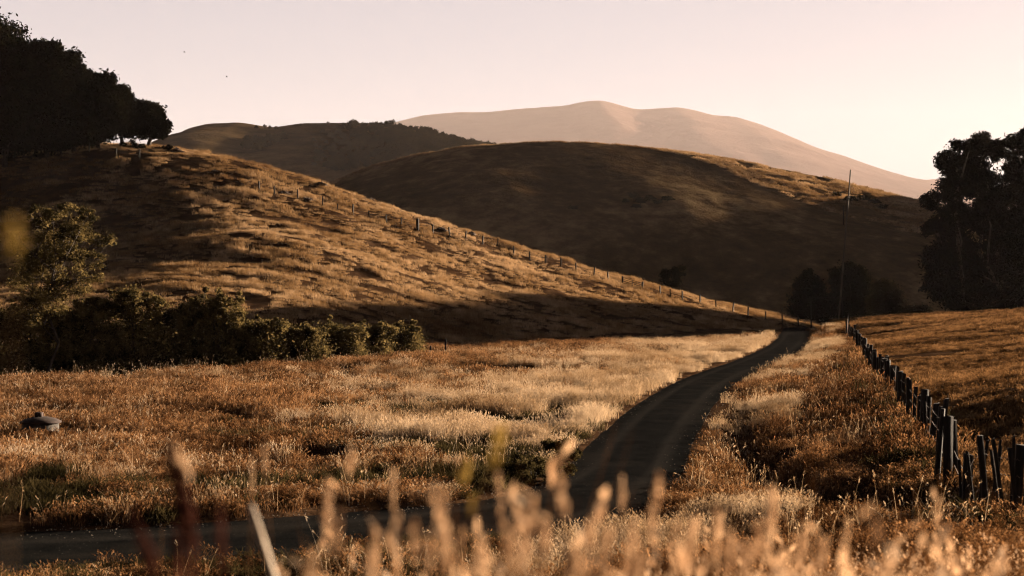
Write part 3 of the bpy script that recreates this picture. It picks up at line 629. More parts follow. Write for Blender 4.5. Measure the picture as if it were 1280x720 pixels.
# oaks on the crest at the left
OG = 'dark oaks on the left crest'
ORD = 'first second third fourth fifth sixth seventh eighth ninth tenth eleventh twelfth thirteenth fourteenth fifteenth sixteenth seventeenth eighteenth nineteenth twentieth twenty-first twenty-second twenty-third twenty-fourth twenty-fifth twenty-sixth twenty-seventh twenty-eighth twenty-ninth thirtieth thirty-first thirty-second thirty-third thirty-fourth thirty-fifth thirty-sixth thirty-seventh thirty-eighth thirty-ninth fortieth'.split()
oaks = [('tall oak with the highest crown at the left edge of the crest grove', 6, 187, 183, [(-15, 60, 35, 38), (12, 62, 22, 34), (5, 100, 34, 40), (-10, 140, 45, 40), (20, 95, 16, 28), (30, 140, 22, 34), (5, 170, 40, 18)]),
        ('oak with sky showing through its top beside the tallest oak', 58, 184, 185, [(48, 68, 16, 15), (66, 66, 13, 13), (58, 95, 24, 22), (50, 130, 28, 30), (72, 110, 16, 24), (60, 165, 30, 18)]),
        ('round topped oak third along the crest grove from its tall end', 92, 182, 187, [(92, 78, 13, 15), (80, 92, 14, 16), (96, 105, 17, 20), (88, 140, 24, 26), (98, 165, 22, 16)]),
        ('broad low oak in the middle of the crest grove', 122, 180, 189, [(112, 103, 12, 13), (130, 106, 14, 14), (120, 128, 22, 22), (145, 118, 12, 15), (135, 140, 22, 20), (118, 158, 24, 18)]),
        ('leafy oak between the broad oak and the lone small oak', 152, 178, 191, [(150, 122, 11, 13), (160, 132, 9, 12), (148, 142, 16, 16), (156, 156, 14, 14)]),
        ('small rounded oak standing last and lowest on the crest', 186, 178.5, 193, [(178, 137, 12, 12), (190, 142, 12, 12), (203, 153, 9, 11), (186, 155, 17, 12), (172, 150, 12, 13), (198, 165, 12, 7), (176, 165, 10, 7)]),
        ('dark oak filling the gap low behind the crest grove', 30, 184, 197, [(20, 145, 22, 28), (45, 150, 20, 25), (30, 172, 30, 14)])]
for i, (lb, px, py, Y, sp_) in enumerate(oaks):
    Y += 16
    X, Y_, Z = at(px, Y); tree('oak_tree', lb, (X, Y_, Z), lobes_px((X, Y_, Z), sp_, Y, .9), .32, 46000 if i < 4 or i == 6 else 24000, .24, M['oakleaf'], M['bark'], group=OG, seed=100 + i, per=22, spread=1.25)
X, Y_, Z = at(208, 194)
for i, (px, lb) in enumerate([(207, 'little dark shrub beside the last oak on the crest'), (165, 'low dark shrub under the grove end on the crest'), (70, 'dark brush at the foot of the crest grove')]):
    X, Y_, Z = at(px, 207 - i); w_ = [.8, 1.6, 3.5][i]
    tree('shrub', lb, (X, Y_, Z), [(0, 0, .6, w_, .8, .55), (w_ * .5, 0, .4, w_ * .6, .6, .4)], .05, 1800, .12, M['oakleaf'], M['bark'], cat='shrub', seed=130 + i)

# eucalyptus at the right
EG = 'tall eucalyptus trees at the right edge'
euc = [('eucalyptus with a ragged open crown nearest the hills', 1196, 196, [(1185, 200, 16, 16), (1205, 188, 18, 17), (1222, 178, 14, 12), (1168, 245, 15, 12), (1190, 232, 20, 20), (1212, 222, 20, 22), (1170, 285, 16, 16), (1192, 270, 22, 22), (1175, 322, 22, 20), (1200, 312, 24, 24), (1190, 352, 28, 22), (1205, 378, 24, 16)]),
       ('tallest eucalyptus rising behind the ragged crown', 1234, 200, [(1232, 178, 13, 14), (1246, 186, 12, 14), (1222, 210, 15, 18), (1243, 232, 16, 22), (1232, 268, 20, 24), (1248, 300, 18, 22), (1230, 335, 24, 24), (1240, 370, 24, 18)]),
       ('eucalyptus cut off by the right edge of the picture', 1280, 198, [(1268, 178, 13, 12), (1285, 172, 16, 14), (1300, 190, 20, 18), (1272, 208, 15, 18), (1290, 235, 24, 26), (1265, 250, 14, 22), (1275, 290, 24, 26), (1300, 300, 24, 30), (1268, 335, 20, 22), (1290, 360, 30, 24)])]
for i, (lb, px, Y, sp_) in enumerate(euc):
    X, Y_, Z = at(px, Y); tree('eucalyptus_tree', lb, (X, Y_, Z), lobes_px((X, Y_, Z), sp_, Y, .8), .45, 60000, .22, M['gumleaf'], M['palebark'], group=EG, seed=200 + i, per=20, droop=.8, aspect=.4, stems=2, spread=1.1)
for i, (px, Y, h_) in enumerate([(1312, 207, 28), (1336, 215, 31), (1344, 228, 34), (1352, 238, 34), (1356, 249, 35), (1362, 262, 38)]):     # unseen, added beyond the frame to cast shade into it
    X, Y_, Z = at(px, Y); L = [(0, 0, h_ * q, 5.4 - 2 * q, 5, h_ * .12) for q in (.12, .28, .45, .62, .78, .9)] + [(3, 1, h_ * .55, 3.5, 3, 4), (-3, 0, h_ * .4, 3.5, 3, 4), (3, -2, h_ * .7, 3, 3, 3), (-2.5, 2, h_ * .75, 3, 3, 3)]
    tree('eucalyptus_tree', 'unseen eucalyptus added for its shade, standing %s in the row past the right edge' % ORD[i], (X, Y_, Z), L, .45, 26000, .36, M['gumleaf'], M['palebark'], group=EG, seed=210 + i, per=10)

# clump of trees behind the pasture crest
CG = 'trees in the clump behind the pasture crest'
clump = [('narrow dark tree on the side of the clump next to the road', 1010, 222, [(1010, 348, 9, 11), (1003, 362, 12, 14), (1018, 362, 12, 14), (1008, 382, 18, 16), (1008, 398, 20, 14)], 'oakleaf'),
         ('tallest dome shaped tree in the middle of the clump', 1062, 224, [(1058, 342, 15, 14), (1072, 348, 14, 15), (1048, 350, 11, 16), (1080, 368, 14, 18), (1055, 370, 20, 22), (1070, 392, 24, 20), (1045, 392, 18, 18)], 'oakleaf'),
         ('lower tree with sunlit leaf edges right of the domed tree', 1112, 218, [(1104, 362, 12, 12), (1115, 370, 13, 14), (1098, 378, 14, 16), (1122, 388, 14, 14), (1108, 396, 20, 12)], 'farleaf'),
         ('small tree bridging the gap between narrow and domed trees', 1032, 228, [(1031, 378, 9, 12), (1036, 390, 12, 14), (1026, 398, 12, 12)], 'oakleaf'),
         ('low spreading shrub at the clump end towards the eucalyptus', 1142, 216, [(1134, 390, 14, 9), (1150, 392, 14, 8), (1142, 400, 24, 9), (1128, 398, 14, 9)], 'farleaf')]
for i, (lb, px, Y, sp_, mt_) in enumerate(clump):
    Y += 26
    X, Y_, Z = at(px, Y); tree('round_tree', lb, (X, Y_, Z), lobes_px((X, Y_, Z), sp_, Y, .9), .22, 26000, .19, M[mt_], M['bark'], group=CG, seed=300 + i, per=24, spread=1.2)
X, Y_, Z = hit(840, 352); Y_ = 232; X = (840 - 640) * Y_ / FPX; Z = float(height(np.array([X]), np.array([Y_]))[0])
tree('round_tree', 'dark rounded tree top peeping over the near hill', (X, Y_, Z), lobes_px((X, Y_, Z), [(832, 341, 9, 7), (846, 340, 10, 7), (852, 347, 7, 6), (838, 352, 12, 9)], Y_, .9), .15, 6000, .14, M['oakleaf'], M['bark'], seed=320)

# creek shrubs: rows of willows in front of the hill foot
X, Y_, Z = at(58, 82)
tree('slender_tree', 'thin sunlit tree rising above the creek bushes at the left', (X, Y_, Z), lobes_px((X, Y_, Z), [(40, 392, 26, 24), (66, 378, 24, 20), (96, 352, 20, 16), (28, 345, 18, 22), (120, 325, 14, 9), (56, 325, 24, 18), (84, 298, 18, 16), (140, 300, 10, 5), (88, 262, 9, 8), (35, 262, 9, 9), (118, 345, 12, 6), (50, 272, 14, 14), (72, 265, 16, 13), (95, 285, 20, 10), (125, 300, 18, 8), (110, 270, 14, 10), (60, 305, 22, 18), (90, 320, 18, 12), (40, 335, 18, 22), (70, 350, 18, 14), (35, 370, 18, 16), (25, 300, 12, 16)], 82, 1.0), .10, 30000, .060, M['bushleaf'], M['bark'], seed=400, per=44, spread=1.15)
BG = 'willow bushes along the creek'
bush = [('bushy willow at the left picture edge under the thin tree', -10, 83, [(-25, 400, 30, 22), (15, 405, 28, 18), (-5, 435, 45, 28)]),
        ('dark willow bush just right of the thin tree foot', 62, 84, [(50, 405, 26, 14), (85, 400, 24, 12), (65, 435, 42, 28)]),
        ('low bush with a bright top left of the round willow', 118, 85, [(105, 392, 20, 12), (130, 385, 18, 12), (118, 430, 34, 32)]),
        ('round topped willow bush with an olive crown', 168, 86, [(165, 374, 22, 12), (190, 382, 18, 12), (150, 385, 18, 12), (170, 425, 38, 36)]),
        ('shaggy bush spilling bright leaves next to the round willow', 222, 88, [(215, 400, 20, 14), (232, 395, 16, 14), (222, 432, 30, 30)]),
        ('tallest upright willow with feathery sunlit shoots', 266, 89, [(255, 388, 18, 14), (275, 380, 16, 12), (290, 395, 16, 18), (268, 425, 32, 34)]),
        ('long low willow after the feathery shoots', 322, 91, [(310, 410, 22, 10), (340, 410, 20, 9), (325, 435, 36, 24)]),
        ('flat topped willow in the middle of the low hedge', 374, 93, [(362, 414, 20, 8), (388, 416, 20, 8), (374, 437, 34, 20)]),
        ('leafy willow starting the knobbly end of the hedge', 424, 97, [(414, 415, 22, 9), (438, 417, 22, 8), (424, 436, 28, 17)]),
        ('knobbly willow with pale leaf tufts second from the hedge end', 462, 101, [(455, 418, 20, 9), (476, 415, 19, 9), (462, 434, 26, 16)]),
        ('bright bush ending the creek hedge by the rail fence', 505, 106, [(500, 414, 12, 9), (516, 415, 10, 9), (486, 420, 17, 9), (500, 430, 28, 13)])]
for i, (lb, px, Y, sp_) in enumerate(bush):
    X, Y_, Z = at(px, Y); L = lobes_px((X, Y_, Z), sp_, Y, .9); wl_ = max(abs(l[0]) + l[3] for l in L) * .8; L += [(-wl_ * .45, -.4, .7, wl_ * .6, 1.2, .9), (wl_ * .45, .2, .7, wl_ * .6, 1.2, .9), (0, .3, 1.3, wl_ * .8, 1.2, 1.0)]
    rb_ = np.random.default_rng(600 + i); zt_ = max(l[2] + l[5] for l in L); L += [(rb_.uniform(-wl_, wl_), rb_.uniform(-1, .6), zt_ * rb_.uniform(.78, 1.0), .22, .22, rb_.uniform(.35, .8)) for _ in range(9)]
    tree('willow_bush', lb, (X, Y_, Z), L, .06, 26000, .080, M['bushleaf'], M['bark'], cat='bush', group=BG, seed=410 + i, per=60, stems=4, spread=1.15)
    # feathery upright shoots are part of the crown
for i, (px, py, w_, lb) in enumerate([(668, 592, .5, 'dark rounded weed bush at the left road edge'), (700, 565, .3, 'small dark weed beside the left road edge')]):
    X, Y_, Z = hit(px, py + 10); tree('weed_bush', lb, (X, Y_, Z), [(0, 0, .35, w_ * 1.3, w_, .32), (w_, .1, .25, w_, .5, .25), (-w_, 0, .25, w_, .5, .28)], .02, 3800, .035, M['weed'], M['bark'], cat='bush', seed=450 + i, per=60, stems=3)

# far wooded hill: skyline trees one by one, the wood below as one mass
r5 = np.random.default_rng(77)
FY = FV[:, 0, 1]
def farz(X, Y):
    i = np.clip(np.searchsorted(FY, Y), 1, len(FY) - 1); a = np.interp(X, FX, FV[i - 1, :, 2]); b = np.interp(X, FX, FV[i, :, 2]); q = (Y - FY[i - 1]) / (FY[i] - FY[i - 1]); return float(a + (b - a) * q)
def small_tree_mesh(name, h_, w_, seed, conic=False):
    r = np.random.default_rng(seed); mb = MB(); mb.tube([(0, 0, -.6), (.1, 0, h_ * .4), (0, 0, h_ * .8)], [.3, .2, .06], 5)
    if conic: L = [(0, 0, h_ * q, w_ * (1.05 - q), w_ * (1.05 - q), h_ * .16) for q in (.2, .4, .6, .8, .93)]
    else: L = [(0, 0, h_ * .6, w_ * .8, w_ * .8, h_ * .38), (w_ * .45, .3, h_ * .5, w_ * .5, w_ * .5, h_ * .28), (-w_ * .45, -.3, h_ * .45, w_ * .5, w_ * .5, h_ * .3)]
    C, Sp = crown_centers(L, 4, r); V_, F_ = leaves(C, 900, Sp, .5, r); 
    m1 = mb.mesh(name + '_trunk', True); m1.materials.append(M['bark']); m2 = mesh_from(name + '_crown', V_, F_); m2.materials.append(M['farleaf']); return m1, m2
FT = [small_tree_mesh('far_tree', 9, 4.5, 1), small_tree_mesh('far_tree', 7, 4.2, 2), small_tree_mesh('far_tree', 13, 3.4, 3, True), small_tree_mesh('far_tree', 10, 3.0, 4, True)]
sky_t = sorted([(331, 4, 0), (337, 3, 1), (345, 3, 1), (421, 3, 1), (438, 7, 0), (444, 6, 1), (465, 5, 0), (483, 5, 1), (490, 8, 0), (507, 5, 1), (513, 6, 1), (520, 5, 0), (527, 6, 0), (533, 6, 1), (538, 6, 3), (544, 6, 0), (549, 5, 2), (553, 6, 1), (558, 6, 0), (563, 5, 3), (568, 5, 1), (574, 5, 0), (580, 5, 1), (586, 5, 0), (592, 4, 1), (598, 3, 0), (470, 4, 1), (477, 4, 0), (498, 4, 1), (502, 5, 2), (430, 4, 1), (620, 6, 0), (612, 3, 1), (320, 3, 1), (410, 3, 0), (398, 2, 1), (376, 2, 0)])
for i, (px, hp, kd) in enumerate(sky_t):
    kd = kd if i % 5 == 0 else kd % 2
    Y = 1350 - r5.uniform(5, 25) if px < 605 else 1300; X = (px - 640) * Y / FPX; Z = farz(X, Y)
    t_ = thing('hilltop_tree', ORD[i] + ' tree from the left along the skyline of the wooded hill', 'tree', (X, Y, Z - .3), 'trees on the skyline of the wooded hill', r5.uniform(0, 6))
    s_ = (hp + 1.5) * Y / FPX / (9, 7, 13, 10)[kd] * 1.05
    a_ = obj('trunk', FT[kd][0], None, t_); b_ = obj('crown', FT[kd][1], None, t_); t_.scale = (s_, s_, s_)
# the wood on its flank
X = []; Y = []
while len(X) < 1500:
    px = r5.uniform(225, 640); q = r5.uniform(0.35, .97); Yq = 850 + 500 * q; Xq = (px - 640) * 1350 / FPX
    py = HOR - (farz(Xq, Yq) - CAMZ) * FPX / Yq
    right_w = smooth01((px - 400) / 130) * (py < 215)
    nz = vnoise(np.array([Xq / 55.]), np.array([Yq / 60.]), 5)[0]
    if (r5.uniform() < right_w * .8 and nz > -.55) or (nz > .45 and px < 400 and r5.uniform() < .35): X.append(Xq); Y.append(Yq)
X = np.array(X); Y = np.array(Y); Z = np.array([farz(a, b) for a, b in zip(X, Y)])
fo = []
for i, (a_, b_) in enumerate(FT[:2]): fo.append(bpy.data.objects.new('wood_tree_crown', b_))
scatter('far_wood', 'dark wood covering the flank of the far hill', 'wood', fo, X, Y, r5.uniform(.45, .85, len(X)), r5.uniform(.8, 1.1, len(X)), 20, .02, Z=Z)

# ------------------------------------------------------------------ fences
def post_mesh(h_, w_, d_, seed, slant=.0, k_=4):
    r = np.random.default_rng(seed); V_ = []; n = 5
    for i in range(n):
        q = i / (n - 1); c = np.array([r.normal(0, .006), r.normal(0, .006)])
        for sx_, sy_ in ((-1, -1), (1, -1), (1, 1), (-1, 1)):
            z = -.3 + (h_ + .3) * q + (slant * sx_ if i == n - 1 else 0)
            V_.append((c[0] + sx_ * w_ / 2 * (1 + r.normal(0, .05)), c[1] + sy_ * d_ / 2 * (1 + r.normal(0, .05)), z))
    F_ = [(i * 4 + j, i * 4 + (j + 1) % 4, (i + 1) * 4 + (j + 1) % 4, (i + 1) * 4 + j) for i in range(n - 1) for j in range(4)] + [(3, 2, 1, 0), (16, 17, 18, 19)]
    me = mesh_from('post', np.array(V_), np.array(F_)); me.materials.append(M['wood']); return me

# left hillside fence
pl = [(43, 196), (76, 193), (111, 190), (145, 196), (174, 198), (324, 238), (343, 243), (372, 249), (403, 258), (422, 265), (441, 268), (462, 275), (483, 279), (501, 284), (522, 288), (541, 291), (562, 296), (582, 301), (603, 306), (622, 309), (642, 320), (662, 326), (682, 330), (701, 334), (720, 339), (742, 346), (760, 351), (778, 356), (803, 363), (825, 369), (838, 372), (853, 375), (875, 379), (895, 385), (916, 390), (935, 395), (957, 400), (978, 404), (998, 407)]
fe = thing('wire_fence', 'long wire fence climbing the near hill from the road bend', 'fence', (0, 0, 0))
tops = []
for i, (px, py) in enumerate(pl):
    X, Y_, Z = hit(px, py, 90); 
    if Y_ > 320: X, Y_, Z = at(px, 205)
    big = px == 522; hh = 1.35 if i % 3 else 1.2; hh += r5.uniform(-.1, .1)
    if big: hh = 1.6
    me = post_mesh(hh, .30 if big else .16, .30 if big else .15, 500 + i)
    p_ = obj('post', me, None, fe, (X, Y_, Z - .02)); p_.rotation_euler = (r5.normal(0, .03), r5.normal(0, .05), r5.uniform(0, 1)); tops.append((X, Y_, Z, hh))
# gate between two posts (778..803)
for hz in (.5, .85, 1.15):
    for lo, hi in ((0, 4), (5, 27), (28, len(tops) - 1)):
        mb = MB(); pts = []
        for a_, b_ in zip(tops[lo:hi], tops[lo + 1:hi + 1]):
            pa = np.array([a_[0], a_[1], a_[2] + hz * .95]); pb = np.array([b_[0], b_[1], b_[2] + hz * .95]); pts += [pa, (pa + pb) / 2 - np.array([0, 0, .05])]
        mb.tube(pts + [pb], .008, 3); obj('wire', mb.mesh('wire'), M['wire'], fe)
a_, b_ = np.array(tops[27][:3]), np.array(tops[28][:3]); mb = MB()
gt = thing('field_gate', 'low barred gate in the hillside fence', 'gate', a_); d_ = b_ - a_
for z in (.25, .5, .75, 1.0): mb.tube([d_ * .04 + (0, 0, z), d_ * .96 + (0, 0, z)], .035, 5)
obj('bars', mb.mesh('bars'), M['wood'], gt); mb = MB()
for q in (.04, .5, .96): mb.tube([d_ * q + (0, 0, .15), d_ * q + (0, 0, 1.1)], .04, 5)
mb.tube([d_ * .04 + (0, 0, .2), d_ * .96 + (0, 0, 1.05)], .03, 5); obj('frame', mb.mesh('frame'), M['wood'], gt)

# right fence of split posts
fr = thing('picket_fence', 'dark weathered post fence running along the right verge', 'fence', (0, 0, 0))
rp_ = [(1277, 634, 0, .06, .06, 1.4, 8), (1272, 634, 0, .09, .07, 1.3, -6), (1262, 634, 0, .06, .06, 1.5, 2), (1250, 634, 0, .06, .05, 1.25, -9), (1238, 634, 0, .05, .05, 1.4, 9), (1228, 634, 0, .08, .07, 1.35, 0), (1217, 634, 0, .06, .06, 1.25, -7), (1268, 634, 26.8, .18, .16, 1.35, 5), (1256, 625, 0, .07, .07, 1.45, -8), (1243, 632, 0, .07, .06, 1.3, 6), (1233, 628, 0, .13, .10, 1.45, -5), (1222, 624, 0, .07, .06, 1.4, 7), (1206, 632, 0, .21, .18, 1.5, 3),
       (1203, 600, 0, .07, .06, 1.3, -3), (1174, 588, 0, .13, .12, 1.55, 7), (1157, 556, 0, .14, .14, 1.3, 5), (1142, 547, 0, .13, .13, 1.3, 3), (1135.5, 546, 0, .05, .05, 1.15, -1), (1127, 538, 0, .15, .14, 1.35, 3)]
fyl = [(34.5, .08), (36.2, .12), (37.8, .07), (39.2, .13), (40.6, .08), (43.8, .13), (45.4, .08), (47.0, .14), (48.8, .08), (50.5, .15), (51.5, .09), (52.6, .13), (54.0, .1), (55.2, .13), (56.5, .14), (58.0, .1), (59.2, .12), (60.5, .13), (61.6, .1), (62.8, .12), (65, .15), (66.2, .1), (67.5, .14), (68.8, .12), (70, .1), (72, .15), (73.5, .12), (75, .14), (77.5, .1), (80.5, .14), (83.5, .14), (87, .12), (90, .14), (94, .14), (98, .12), (102.5, .14), (107, .14), (112, .14), (117.5, .14), (124, .14), (131, .14), (138, .14), (147, .14)]
rtop = []
i = 0
for (px, py, Y0, w_, dd_, hh, tl) in rp_:
    # follow the fence line: depth from the picture x
    Yc = np.linspace(20, 60, 400); Xc = fence_x(Yc); pc = Xc / Yc * FPX + 640; j = np.abs(pc - px).argmin(); X, Y_ = float(Xc[j]), float(Yc[j]); Z = float(height(np.array([X]), np.array([Y_]))[0])
    p_ = obj('post', post_mesh(hh, w_ * .78, dd_ * .78, 600 + i, .02 * ((i % 3) - 1)), None, fr, (X, Y_, Z)); p_.rotation_euler = (r5.normal(0, .02), math.radians(tl), r5.uniform(-.3, .3)); rtop.append((X, Y_, Z, hh)); i += 1
for (Y_, w_) in sorted(fyl):
    w_ *= 1.15; X = float(fence_x(Y_)); Z = float(height(np.array([X]), np.array([Y_]))[0]); hh = 1.3 + r5.uniform(-.12, .15)
    p_ = obj('post', post_mesh(hh, w_, w_, 600 + i, .02 * ((i % 3) - 1)), None, fr, (X, Y_, Z)); p_.rotation_euler = (r5.normal(0, .03), r5.normal(.03, .05), r5.uniform(-.4, .4)); rtop.append((X, Y_, Z, hh)); i += 1
rtop.sort(key=lambda q: q[1])
for hz in (.45, .8, 1.1):
    mb = MB(); pts = []
    for a_, b_ in zip(rtop[:-1], rtop[1:]):
        pa = np.array([a_[0], a_[1], a_[2] + hz]); pb = np.array([b_[0], b_[1], b_[2] + hz]); pts += [pa, (pa + pb) / 2 - np.array([0, 0, .03])]
    mb.tube(pts + [pb], .006, 3)
    obj('wire', mb.mesh('wire'), M['wire'], fr)
# the broad corner boards
X, Y_ = float(fence_x(30.4)), 30.4; Z = float(height(np.array([X]), np.array([Y_]))[0])
gp_ = thing('gate_post', 'broad dark upright boards standing in the right fence', 'post', (X, Y_, Z))
mb = MB(); mb.box((-.10, 0, .6), (.18, .10, 1.8), jit=.012); b1 = obj('board', mb.mesh('board'), M['wood'], gp_); b1.rotation_euler = (0, .02, .3)
mb = MB(); mb.box((.11, .1, .55), (.16, .10, 1.7), jit=.012); b2 = obj('board', mb.mesh('board'), M['wood'], gp_); b2.rotation_euler = (0, -.03, .1)
mb = MB(); mb.tube([(-.34, .05, -.3), (-.17, .05, 1.66)], [.07, .05], 6, .1); obj('brace', mb.mesh('brace'), M['wood'], gp_)

r8 = np.random.default_rng(88)
Xq = r8.uniform(-11, 2.5, 9000); Yq = r8.uniform(15, 30, 9000); rq, _, sq = road_dist(Xq, Yq); pq = Xq / Yq * FPX + 640
mq = (sq > 0) & (r8.uniform(0, 1, 9000) < np.clip((rq + .2) / 1.3, 0, .9)) & (pq < 640) & (fbm(Xq / 1.1, Yq / .9, 87, 3) > -.12)
scatter('roadside_weeds', 'dark broken weeds along the near edge of the road', 'weeds', weed + red[:1], Xq[mq], Yq[mq], r8.uniform(.5, 1.0, mq.sum()), r8.uniform(.35, .95, mq.sum()), 86)
Yb_ = 24 + 70 * r8.uniform(0, 1, 900) ** 1.7; Xb_ = fence_x(Yb_) + r8.normal(-.35, .45, 900)
scatter('fence_weeds', 'dark dry weeds tangled round the foot of the right fence', 'weeds', weed + red[:1], Xb_, Yb_, r8.uniform(.7, 1.4, 900), r8.uniform(.7, 1.7, 900) * np.where(Yb_ < 34, .45, 1.0), 89)
def stone(name, seed):
    r = np.random.default_rng(seed); bm = MB(); n_ = 6; pr = []
    for i_ in range(5): pr.append((math.sin(math.pi * i_ / 4) * .5 + .01, -math.cos(math.pi * i_ / 4) * .35))
    bm.lathe(pr, n_); me = bm.mesh(name); co = np.empty(len(me.vertices) * 3, np.float32); me.vertices.foreach_get('co', co); co *= 1 + r.uniform(-.22, .22, len(co)); me.vertices.foreach_set('co', co); me.materials.append(M['stone']); return bpy.data.objects.new(name, me)
M['stone'] = diffuse_mat('roadside_stone', [(0.35, (0.05, 0.043, 0.036)), (0.65, (0.30, 0.25, 0.20))], 9)
ii = r8.integers(0, len(RC) - 60, 9000); side = np.where(r8.uniform(0, 1, 9000) < .5, 1, -1); off = (HWID[ii] - .25 + np.abs(r8.normal(0, .28, 9000)) * np.where(r8.uniform(0, 1, 9000) < .35, -4, 1)) * side
jx = r8.uniform(-.3, .3, 9000); Xg = RC[ii, 0] + RN[ii, 0] * off + RN[ii, 1] * jx * 3; Yg = RC[ii, 1] + RN[ii, 1] * off - RN[ii, 0] * jx * 3; near_ = (Yg < 75) & (r8.uniform(0, 1, 9000) < .4)
Xg, Yg = Xg[near_], Yg[near_]; dg, zg, _ = road_dist(Xg, Yg); Zg = np.where(dg < 1.75, zg + .0, height(Xg, Yg) + .01)
scatter('gravel', 'loose pale gravel along the road edges', 'gravel', [stone('stone', 1), stone('stone', 2)], Xg, Yg, r8.uniform(.01, .035, len(Xg)), np.ones(len(Xg)), 90, Z=Zg, tilt=.5)
def midz(X, Y):
    j = int(np.clip(np.searchsorted(MY, Y), 1, len(MY) - 1)); a = np.interp(X, MX, MV[j - 1, :, 2]); b = np.interp(X, MX, MV[j, :, 2]); return float(a + (b - a) * (Y - MY[j - 1]) / (MY[j] - MY[j - 1]))
def midhit(px, py):
    for Y in np.linspace(372, 520, 400):
        X = (px - 640) * Y / FPX; z = midz(X, Y)
        if z >= CAMZ + (HOR - py) * Y / FPX: return X, Y, z
    return X, Y, z
for i, (px, py, w_) in enumerate(sorted([(782, 254, 5), (792, 249, 6), (801, 256, 7), (812, 251, 6), (822, 256, 5), (834, 252, 6), (796, 261, 5), (1046, 246, 5), (1063, 253, 7), (1078, 252, 6), (1092, 256, 6), (1104, 262, 5), (716, 262, 4)])):
    X, Y, Z = midhit(px, py); t_ = thing('scrub_bush', ORD[i] + ' dark scrub bush from the left on the face of the rounded hill behind', 'bush', (X, Y, Z - .2), 'scrub on the rounded hill behind', r8.uniform(0, 6))
    k_ = i % 2; q = w_ * 2 * Y / FPX / 8; obj('trunk', FT[k_][0], None, t_); obj('crown', FT[k_][1], None, t_); t_.scale = (q * 1.5, q * 1.2, q * .75)

# small rail fence at the end of the creek hedge
rf = thing('rail_fence', 'short rail fence at the end of the creek hedge', 'fence', (0, 0, 0)); pp = []
for i, (px, Y0, hh) in enumerate([(519, 112, 1.15), (538, 113, 1.25), (557, 116, 1.35)]):
    X, Y_, Z = at(px, Y0); obj('post', post_mesh(hh, .14, .14, 700 + i), None, rf, (X, Y_, Z)); pp.append(np.array([X, Y_, Z]))
for z in (.75,):
    mb = MB(); mb.tube([pp[0] + (0, -.08, z), pp[1] + (0, -.08, z + .05)], .05, 5); obj('rail', mb.mesh('rail'), M['wood'], rf)

# ranch gateway frame in front of the tree clump
X1, Y1, Z1 = at(1014, 185); X2, Y2, Z2 = at(1053, 185); rg_ = thing('gateway_frame', 'tall plain timber gateway frame in front of the dark tree clump', 'gateway', (X1, Y1, Z1))
top_ = CAMZ + (HOR - 373) * 185 / FPX
for (x_, z_) in ((0, Z1), (X2 - X1, Z2)):
    mb = MB(); mb.tube([(x_, 0, z_ - Z1 - .3), (x_, 0, top_ - Z1)], [.10, .08], 6); obj('post', mb.mesh('post'), M['wood'], rg_)
mb = MB(); mb.tube([(-.3, 0, top_ - Z1 + .06), (X2 - X1 + .3, 0, top_ - Z1 + .06)], .07, 6); obj('crossbar', mb.mesh('crossbar'), M['wood'], rg_)

# leaning utility pole
Yp = 205; X, _, Z = at(1047, Yp); pt = P(1063.5, Yp, 212); up_ = thing('utility_pole', 'tall thin leaning pole lit by the sun above the tree clump', 'pole', (X, Yp, Z))
tp = np.array([pt[0] - X, 0, pt[2] - Z]); mb = MB(); mb.tube([(0, 0, -.5), tp * .5, tp], [.13, .12, .09], 8); obj('shaft', mb.mesh('shaft', True), M['pole'], up_)
mb = MB(); c_ = tp * .82; mb.box(c_ + (0, -.12, 0), (.14, 1.6, .12)); obj('crossarm', mb.mesh('crossarm'), M['wood'], up_)
for dy in (-.7, 0, .6):
    mb = MB(); mb.lathe([(0, .3), (.05, .28), (.07, .18), (.05, .06), (.03, .05)], 8, c_ + (0, dy - .12, .02)); obj('insulator', mb.mesh('insulator'), M['concrete'], up_)
mb = MB(); c2 = tp * .73; mb.tube([c2 + (-.5, 0, -1.6), c2 + (-.5, 0, 1.2)], .07, 5); mb.tube([c2 + (-.5, 0, .4), c2 + (0, 0, .6)], .03, 4); obj('conduit', mb.mesh('conduit'), M['wood'], up_)
mb = MB(); e_ = np.array([90., 60., 12.]) ; pts = [c_ + (e_ - c_) * q - np.array([0, 0, 6 * q * (1 - q)]) for q in np.linspace(0, 1, 14)]; mb.tube(pts, .015, 3); obj('cable', mb.mesh('cable'), M['wire'], up_)

# cistern in the left field
X, Y_, Z = hit(51, 553, 20); Z += .22; s_ = 50 * Y_ / FPX / 2
ct = thing('cistern', 'low round concrete cistern with a rusty domed lid in the left field', 'cistern', (X, Y_, Z))
hh = 22 * Y_ / FPX
mb = MB(); mb.lathe([(s_ * .88, -.2), (s_ * .88, hh * .72), (s_ * .8, hh * .72)], 36); obj('wall', mb.mesh('wall', False), M['concrete'], ct)
mb = MB(); mb.lathe([(s_ * .8, hh * .70), (s_ * 1.0, hh * .70), (s_ * 1.0, hh * .78), (s_ * .75, hh * .93), (s_ * .4, hh * 1.03), (.01, hh * 1.06)], 36); obj('lid', mb.mesh('lid', True), M['rust'], ct)
mb = MB(); mb.box((-.05, 0, hh * 1.12), (.20, .20, .20), jit=.01); obj('hatch', mb.mesh('hatch'), M['rust'], ct)

